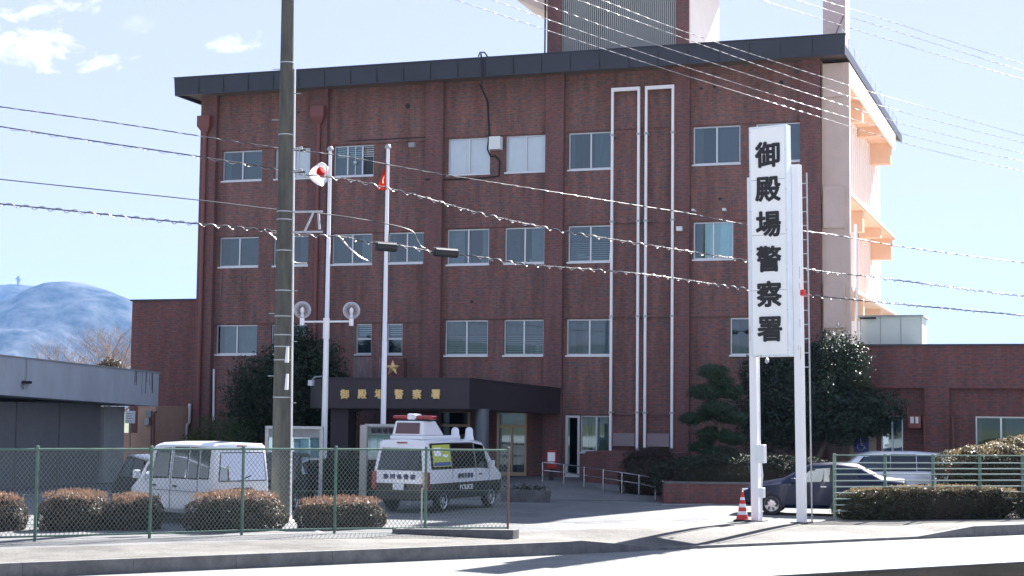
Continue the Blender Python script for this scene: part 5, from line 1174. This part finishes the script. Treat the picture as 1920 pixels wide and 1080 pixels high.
# --- dark cars behind the white van
def dark_car(pos, hdg, label, lab2, m):
    K = [(-1.70, .66, .36, .92, 1.32, .56, .12), (-1.6, .73, .26, .94, 1.50, .6, .08), (-.6, .74, .22, .94, 1.56, .62, 0), (.35, .74, .22, .92, 1.54, .61, 0), (.95, .74, .22, .90, 1.04, .66, 0), (1.55, .70, .26, .76, .84, .58, 0), (1.68, .62, .34, .6, .66, .5, 0)]
    c = Car('dark_car', label, pos, hdg, K, m, None, None, group='dark cars parked behind the white van'); c.body(); c.end_panel(0, .05, .9, -.85, .85, CGL, 'rear_window'); c.side_window(-1.4, -.55, .08, .9); c.side_window(-.45, .55, .08, .9, lean1=-.3); c.top_panel(3, .08, .92, CGL, 'windscreen')
    for x in (-1.1, 1.1):
        for s_ in (-1, 1): c.wheel(x, s_*.735, .28, .16)
    for s_ in (-1, 1): c.box('tail_lamp', -1.735, -1.55, s_*.66-.04, s_*.66+.05, .75, 1.25, LAMPR, .015); c.box('headlight', 1.5, 1.66, s_*.52-.14, s_*.52+.12, .60, .76, LAMPC, .02)
    c.box('number_plate', -1.75, -1.735, -.17, .17, .55, .71, PLATE, .002); c.box('number_plate', 1.675, 1.69, -.17, .17, .36, .52, PLATE, .002)
    return c
hd, dv = heading(-28); dark_car(G(285, 962), hd, 'black car with red tail lamps parked at the white van nose', '', CARK)
hd, dv = heading(188); dark_car(G(527, 952), hd, 'black car facing the road behind the utility pole', '', CARB)
# ------------------------------------------------------------------ trees, hedges and shrubs
def crown(name, parent, blobs, Y, n, size, m, depth=.8, rng=None, na=.25, aspect=.5, core=None):
    mb = MB(); rng = rng or random.Random(11); tot = sum(b[2]*b[3] for b in blobs)
    for px, py, rx, ry in blobs:
        c = PY(px, py, Y); k = (c-CAMP).dot(_fw)/F_PX
        leaves(mb, c+Vector((0, rng.uniform(-.3, .3), 0)), (rx*k, rx*k*depth, ry*k), int(n*rx*ry/tot), size, m, rng=rng, noise_amp=na, aspect=aspect)
    o = mb.build(name); return on(o, parent)
def trunk(parent, segs, m=BARK, name='trunk'):
    mb = MB()
    for pts, rs in segs: mb.tube(pts, rs, m, 8)
    return on(mb.build(name, smooth=60), parent)
rngT = random.Random(21)
# dark evergreen beside the canopy (left)
T1 = empty('evergreen_tree', (PY(545, 900, 57).x, 57, 0)); tag(T1, 'dark conical evergreen tree between the utility pole and the canopy', 'tree')
bl = [(560, 640, 40, 32), (545, 668, 62, 38), (585, 672, 55, 40), (500, 705, 62, 42), (560, 710, 85, 45), (615, 712, 45, 45), (478, 745, 58, 42), (545, 760, 95, 50), (615, 765, 55, 55), (470, 790, 52, 45), (530, 810, 90, 45), (600, 815, 60, 45)]
crown('crown', T1, bl, 57.2, 42000, .115, LEAFD, rng=rngT)
b = T1.location; trunk(T1, [([b, b+Vector((.1, 0, 2.5)), b+Vector((.3, 0, 5.8))], [.2, .15, .04])])
T1b = empty('round_shrub', (PY(398, 880, 56).x, 56, 0)); tag(T1b, 'bright green round shrub at the foot of the dark conical tree', 'shrub')
crown('foliage', T1b, [(405, 815, 45, 42), (375, 835, 38, 36), (440, 830, 40, 45)], 55.5, 5000, .08, leaf_mat('mid green leaves', (.03, .07, .012), (.06, .11, .025)), rng=rngT)
# big evergreen at the right
T2 = empty('evergreen_tree', (PY(1530, 900, 58.1).x, 58.1, 0)); tag(T2, 'large round evergreen tree behind the tall signboard with sunlit upper leaves', 'tree')
bl = [(1565, 660, 45, 42), (1600, 690, 38, 45), (1540, 690, 60, 50), (1480, 690, 50, 45), (1430, 705, 45, 42), (1500, 740, 90, 60), (1425, 755, 55, 55), (1600, 750, 48, 50), (1560, 780, 80, 50), (1480, 800, 75, 42), (1630, 790, 32, 32), (1430, 810, 50, 40), (1595, 800, 60, 34), (1655, 765, 46, 32)]
crown('crown', T2, bl, 58.1, 42000, .11, LEAFG, depth=.62, rng=rngT, na=.3)
b = T2.location
trunk(T2, [([b+Vector((-.3, 0, 0)), b+Vector((-.2, 0, 1.0)), b+Vector((-1.0, 0, 2.3))], [.16, .13, .05]), ([b+Vector((-.2, 0, .4)), b+Vector((.2, 0, 1.6)), b+Vector((.9, .1, 2.6)), b+Vector((1, .2, 4.2))], [.15, .12, .08, .03]), ([b+Vector((-.25, .1, .8)), b+Vector((-.2, .1, 3.9))], [.1, .04])])
# cloud pruned pine
PYY = 53.5
T3 = empty('pine_tree', (PY(1345, 900, PYY).x, PYY, .5)); tag(T3, 'small cloud pruned pine tree left of the tall signboard', 'tree')
pads = [(1338, 697, 30, 15), (1352, 715, 26, 12), (1325, 735, 34, 16), (1368, 735, 26, 13), (1345, 765, 34, 15), (1300, 785, 24, 12), (1322, 778, 24, 11), (1372, 782, 30, 14), (1335, 815, 36, 16), (1378, 822, 26, 13), (1315, 838, 28, 12), (1352, 850, 38, 14)]
crown('crown', T3, pads, PYY, 34000, .095, LEAFP, depth=.9, rng=rngT, na=.2, aspect=.2)
tp = [PY(1346, 900, PYY), PY(1342, 850, PYY), PY(1350, 800, PYY), PY(1338, 750, PYY), PY(1345, 700, PYY)]
segs = [(tp, [.12, .1, .08, .06, .03])]
for px, py, rx, ry in pads: 
    t0 = min(tp, key=lambda q: abs(q.z-PY(px, py+14, PYY).z)); segs.append(([t0, PY(px, py+3, PYY)+Vector((0, rngT.uniform(-.3, .3), 0))], [.04, .02]))
trunk(T3, segs)
# bare tree far left, grown by forking
def bare_tree(name, label, base, h, px_spread, seed, m):
    rg = random.Random(seed); T = empty(name, base); tag(T, label, 'tree'); mb = MB(); tw = MB()
    def grow(p, d, l, r, lvl):
        q = p+d*l; (mb if lvl < 4 else tw).tube([p, p+(q-p)*.5+Vector((rg.gauss(0, .03), rg.gauss(0, .03), 0))*l, q], [r, r*.8, r*.62], m, 5 if lvl < 3 else 3, cap=False)
        if lvl >= 8: return
        for i in range(3 if lvl in (1, 2, 3, 5) else 2):
            dd = (d+Vector((rg.gauss(0, .42)*px_spread, rg.gauss(0, .42), rg.gauss(.05, .28)))).normalized(); grow(q, dd, l*rg.uniform(.66, .88), r*.62, lvl+1)
    for k in range(4): grow(Vector(base)+Vector((k*.6-.9, 0, 0)), Vector((.32*(k-1.5), .1, 1)).normalized(), h*.20, .17, 0)
    on(mb.build('trunk', smooth=60), T); on(tw.build('twigs'), T); return T
c = PD(178, 700, 120); BT_ = mat('pale winter bark', (.27, .20, .165), .9)
bare_tree('bare_tree', 'leafless pale winter tree beyond the garage roof', (c.x, c.y, 0), 11.2, 1.15, 5, BT_)
o = empty('small_tree', PD(205, 760, 100)); o.location.z = 0; tag(o, 'small olive green tree peeking over the garage roof by the bare tree', 'tree'); mb = MB(); leaves(mb, PD(207, 686, 100), (.75, .7, .5), 900, .16, LEAFS, rng=rngT); on(mb.build('crown'), o); c2 = PD(207, 690, 100); trunk(o, [([Vector((c2.x, c2.y, 0)), c2], [.15, .05])])
# shrubs: dense skin of small leaves round a dark twig core; brown tips on top
def shrub(name, label, cat, c, rad, n, size, mtop, mside, seed, group=None, box=False, tip=.55):
    rg = random.Random(seed); mb = MB(); c = Vector(c)
    o = empty(name, (c.x, c.y, 0)); tag(o, label, cat, group)
    prof = [(.001, 0), (.72, .0), (.86, .25), (.84, .5), (.66, .78), (.36, .93), (.001, .97)] if box else [(.001, 0), (.72, .0), (.84, .25), (.82, .45), (.66, .72), (.36, .86), (.001, .9)]
    core = MB(); seg = 18
    for i, (pr, pz) in enumerate(prof):
        for j in range(seg):
            a = 2*math.pi*j/seg; e = .62 if box else 1; ca, sa = math.cos(a), math.sin(a); ca = math.copysign(abs(ca)**e, ca); sa = math.copysign(abs(sa)**e, sa)
            core.v.append((ca*rad[0]*pr, sa*rad[1]*pr, pz*rad[2]))
    k = core.slot(COREM)
    for i in range(len(prof)-1):
        for j in range(seg):
            a = i*seg+j; b = i*seg+(j+1) % seg; core.f.append((a, b, b+seg, a+seg)); core.mi.append(k)
    rz = rad[3] if len(rad) > 3 else 0
    q = 0
    while q < n:
        a = rg.random()*2*math.pi; e = .62 if box else 1; ca, sa = math.cos(a), math.sin(a); ca2 = math.copysign(abs(ca)**e, ca); sa2 = math.copysign(abs(sa)**e, sa)
        v = rg.random(); 
        if box:
            if v < .45: zz = rg.random()*.75; rr = (.90+.1*math.sin(zz*3))
            else: th = math.sqrt(rg.random()); rr = th*.95; zz = .72+.27*math.sqrt(max(0, 1-th*th))
        elif v < .4: zz = rg.random()*.5; rr = .88+.12*math.sin(zz*4.5)
        else: th = math.sqrt(rg.random()); rr = th*.98; zz = .45+.54*max(0, 1-th**2.4)**.55
        nn = noise.noise(Vector((ca2*rad[0]*rr*2.2+c.x, sa2*rad[1]*rr*2.2+c.y, zz*3)))
        rr2 = rr*(1+.13*nn)+rg.gauss(0, .015); z2 = zz*(1+.09*nn)+rg.gauss(0, .012)
        p = Vector((ca2*rad[0]*rr2, sa2*rad[1]*rr2, max(.02, z2*rad[2]))); d = Vector((ca2*(1 if zz < .75 else .4), sa2*(1 if zz < .75 else .4), .2 if zz < .7 else 1)).normalized()
        n3 = (d+Vector((rg.gauss(0, .7), rg.gauss(0, .7), rg.gauss(0, .7)))).normalized(); s_ = size*rg.uniform(.6, 1.4); x = n3.cross(Vector((rg.gauss(0, 1), rg.gauss(0, 1), rg.gauss(0, 1)))).normalized()*s_; y = n3.cross(x)*.5
        m = mtop if (zz > tip+rg.gauss(0, .12)) else mside
        mb.poly([p-x*.5, p+y*.5, p+x*.5, p-y*.5], m); q += 1
    # upright twigs breaking the outline
    for _ in range(n//28):
        a = rg.random()*2*math.pi; th = math.sqrt(rg.random())*.9; p = Vector((math.cos(a)*rad[0]*th, math.sin(a)*rad[1]*th, rad[2]*(.72+.26*math.sqrt(1-th*th)))); d = Vector((rg.gauss(0, .35), rg.gauss(0, .35), 1)).normalized()*rg.uniform(.05, .13)
        x = d.cross(Vector((0, 1, 0))).normalized()*.008; mb.poly([p-x, p+x, p+d+x, p+d-x], mtop)
    co = core.build('twig_core', o, smooth=60); fo = mb.build('foliage', o)
    o.rotation_euler = (0, 0, rz); return o
fr = math.atan2(fp[5].y-fp[1].y, fp[5].x-fp[1].x)
for i, (x0, x1, yt, yb_, lb) in enumerate(((-75, 52, 930, 1001, 'clipped brown tipped shrub at the left edge behind the fence'), (66, 212, 924, 1000, 'clipped brown tipped shrub left of the white van, near the first fence post'),
    (196, 308, 930, 999, 'small clipped brown tipped shrub below the white van front'), (338, 543, 925, 1001, 'large clipped brown tipped shrub hiding the tail of the white van'), (543, 732, 936, 997, 'broad clipped brown tipped shrub to the right of the utility pole'))):
    cx_ = (x0+x1)/2; base = G(cx_, yb_-7); wx = (G(x1, yb_-8)-G(x0, yb_-8)).length/2; ht = PD(cx_, yt, (base-CAMP).dot(_fw)).z
    shrub('clipped_shrub', lb, 'shrub', base, (wx*.98, .62, ht*1.03, fr+.12), int(9000*wx), .058, LEAFB, LEAFS, 30+i, 'clipped shrubs along the chain link fence', tip=.80)
# low and tall hedges on the right
a = G(1562, 973); b_ = G(1930, 971); c = (a+b_)/2; off = Vector((.78, -.62, 0))
ang_r = math.atan2(rf[4].y-rf[0].y, rf[4].x-rf[0].x)
shrub('low_hedge', 'low clipped hedge with brown tips at the foot of the rail fence', 'hedge', (c.x+.05, c.y-.05, 0), ((b_-a).length/2, .5, .86, ang_r), 28000, .062, LEAFO, LEAFH, 51, box=True, tip=.84)
a = G(1850, 955); shrub('tall_hedge', 'tall dark hedge growing behind the right end of the rail fence', 'hedge', (a.x+1.1, a.y+.9, 0), (3.1, .8, 1.95, ang_r), 26000, .075, LEAFO, LEAFH, 52, box=True, tip=.88)
a = PY(1905, 900, 53.5); shrub('tall_hedge', 'higher hedge top rising at the right edge of the photo', 'hedge', (a.x+1.1, 53.0, 0), (2.4, .9, 2.22, ang_r*.4), 14000, .08, LEAFO, LEAFH, 53, box=True, tip=.9)
a = G(628, 944); shrub('dark_hedge', 'dark hedge behind the fence between the pole and the police van', 'hedge', a, ((G(700, 944)-G(556, 944)).length/2, .7, PD(628, 862, (a-CAMP).dot(_fw)).z, YAW), 14000, .075, LEAFK, LEAFK, 56, box=True)
# azalea dome and hedge in the planter
a = G(1222, 925, .3); shrub('azalea_shrub', 'purplish brown azalea dome under the white pipe frames', 'shrub', (PY(1218, 880, 53.6).x, 53.6, 0), (1.05, .9, PY(1218, 842, 53.6).z), 9000, .06, LEAFX, LEAFX, 54)
a = q0+(e-q0)*.52+nq*1.1; shrub('planter_hedge', 'long dark hedge filling the brick planter', 'hedge', a, (3.0, .9, PD(1320, 853, (a-CAMP).dot(_fw)).z, math.atan2(dq.y, dq.x)), 26000, .07, LEAFK, LEAFK, 55, box=True)

# ------------------------------------------------------------------ mountains and the air before them
def hill(name, ridge_px, dist, thick, seed, label=None, base=-40, m=None):
    rg = random.Random(seed); nu, nv = 160, 34; V_ = []; F_ = []
    xs = [p[0] for p in ridge_px]
    def ry(x):
        for i in range(len(ridge_px)-1):
            if ridge_px[i][0] <= x <= ridge_px[i+1][0]:
                t = (x-ridge_px[i][0])/(ridge_px[i+1][0]-ridge_px[i][0]); t = t*t*(3-2*t) if False else t; return ridge_px[i][1]*(1-t)+ridge_px[i+1][1]*t
        return ridge_px[-1][1]
    for i in range(nu+1):
        x = xs[0]+(xs[-1]-xs[0])*i/nu; r0_ = ray(x, ry(x)); k = dist/math.hypot(r0_.x, r0_.y); R_ = CAMP+r0_*k; hd_ = Vector((r0_.x, r0_.y, 0)).normalized()
        for j in range(nv+1):
            v = j/nv                       # 0 front foot, .6 ridge, 1 back foot
            s = (v-.6)/.6 if v < .6 else (v-.6)/.4
            p = Vector((R_.x, R_.y, 0))+hd_*s*thick; f = 1-abs(s)**1.15
            nz_ = noise.fractal(Vector((p.x*.0022, p.y*.0022, seed)), 1, 2, 6)*.30*(abs(s)*(1-abs(s)))*4
            rid = abs(noise.noise(Vector((p.x*.004, p.y*.0012, seed+3))))*.30*(abs(s)*(1-abs(s)))*4
            V_.append((p.x, p.y, base+(R_.z-base)*max(0, f+nz_-rid)))
    for i in range(nu):
        for j in range(nv): a = i*(nv+1)+j; F_.append((a, a+nv+1, a+nv+2, a+1))
    me = bpy.data.meshes.new(name); me.from_pydata(V_, [], F_); me.materials.append(m); me.shade_smooth(); o = bpy.data.objects.new(name, me); COL.objects.link(o); struct(o); return o
HM = mat('bare winter forest slope', (.02, .028, .03), 1.0, var=0, col2=(.12, .125, .14), vscale=.014, detail=15, spec=0)
hill('hills', [(-900, 610), (-500, 560), (-250, 548), (-60, 535), (0, 527), (18, 526), (40, 530), (75, 536), (130, 548), (200, 585), (300, 640), (600, 720)], 6500, 1500, 3, m=HM)
hill('mountain', [(-700, 700), (-300, 640), (-120, 605), (-20, 572), (20, 556), (55, 537), (85, 527), (125, 524), (160, 529), (200, 541), (250, 562), (330, 600), (500, 660), (900, 730)], 5200, 1300, 8, m=HM)
OW = mat('unseen horizon screen', (.07, .085, .09), .95, var=.3, vscale=.05)  # added rise behind the camera, keeps bright horizon out of the window reflections
m_ = MB(); rg = random.Random(9)
for k in range(60):
    a0 = R(180+k*3); a1 = R(183+k*3); h0 = 34+16*noise.noise(Vector((k*.35, 0, 1))); h1 = 34+16*noise.noise(Vector(((k+1)*.35, 0, 1)))
    for (d0, f0, d1, f1) in ((420, 0, 520, .6), (520, .6, 640, 1)):
        m_.poly([(d0*math.cos(a0), d0*math.sin(a0), h0*f0-1), (d0*math.cos(a1), d0*math.sin(a1), h1*f0-1), (d1*math.cos(a1), d1*math.sin(a1), h1*f1-1), (d1*math.cos(a0), d1*math.sin(a0), h0*f1-1)], OW)
struct(m_.build('horizon_screen_rise'))
tw = PD(35, 528, 6450); mb = MB(); mb.box(tw.x-5, tw.x+5, tw.y-5, tw.y+5, tw.z-20, tw.z+22, CONC); mb.box(tw.x-9, tw.x+9, tw.y-9, tw.y+9, tw.z+8, tw.z+14, CONC); tag(mb.build('radio_tower'), 'tiny pale tower on the far mountain ridge', 'tower')
mb = MB(); X0, X1, Y0, Y1 = -7600, 1500, -60, 8000
mb.box(X0, X1, Y0, Y1, -60, 760, None) if False else None
hz = bpy.data.meshes.new('haze'); bmh = bmesh.new(); bmesh.ops.create_cube(bmh, size=1)
for v in bmh.verts: v.co = Vector(((X0+X1)/2+v.co.x*(X1-X0), (Y0+Y1)/2+v.co.y*(Y1-Y0), -1.6 if v.co.z < 0 else 640))
bmh.to_mesh(hz); bmh.free(); ho = bpy.data.objects.new('haze', hz); COL.objects.link(ho); struct(ho, 'stuff')
hm = bpy.data.materials.new('haze air'); hm.use_nodes = True; t = hm.node_tree; t.nodes.clear(); o_ = t.nodes.new('ShaderNodeOutputMaterial'); pv = t.nodes.new('ShaderNodeVolumePrincipled')
pv.inputs['Color'].default_value = (.24, .50, 1, 1); pv.inputs['Density'].default_value = .00005; pv.inputs['Anisotropy'].default_value = .2
t.links.new(pv.outputs[0], o_.inputs['Volume']); hz.materials.append(hm)
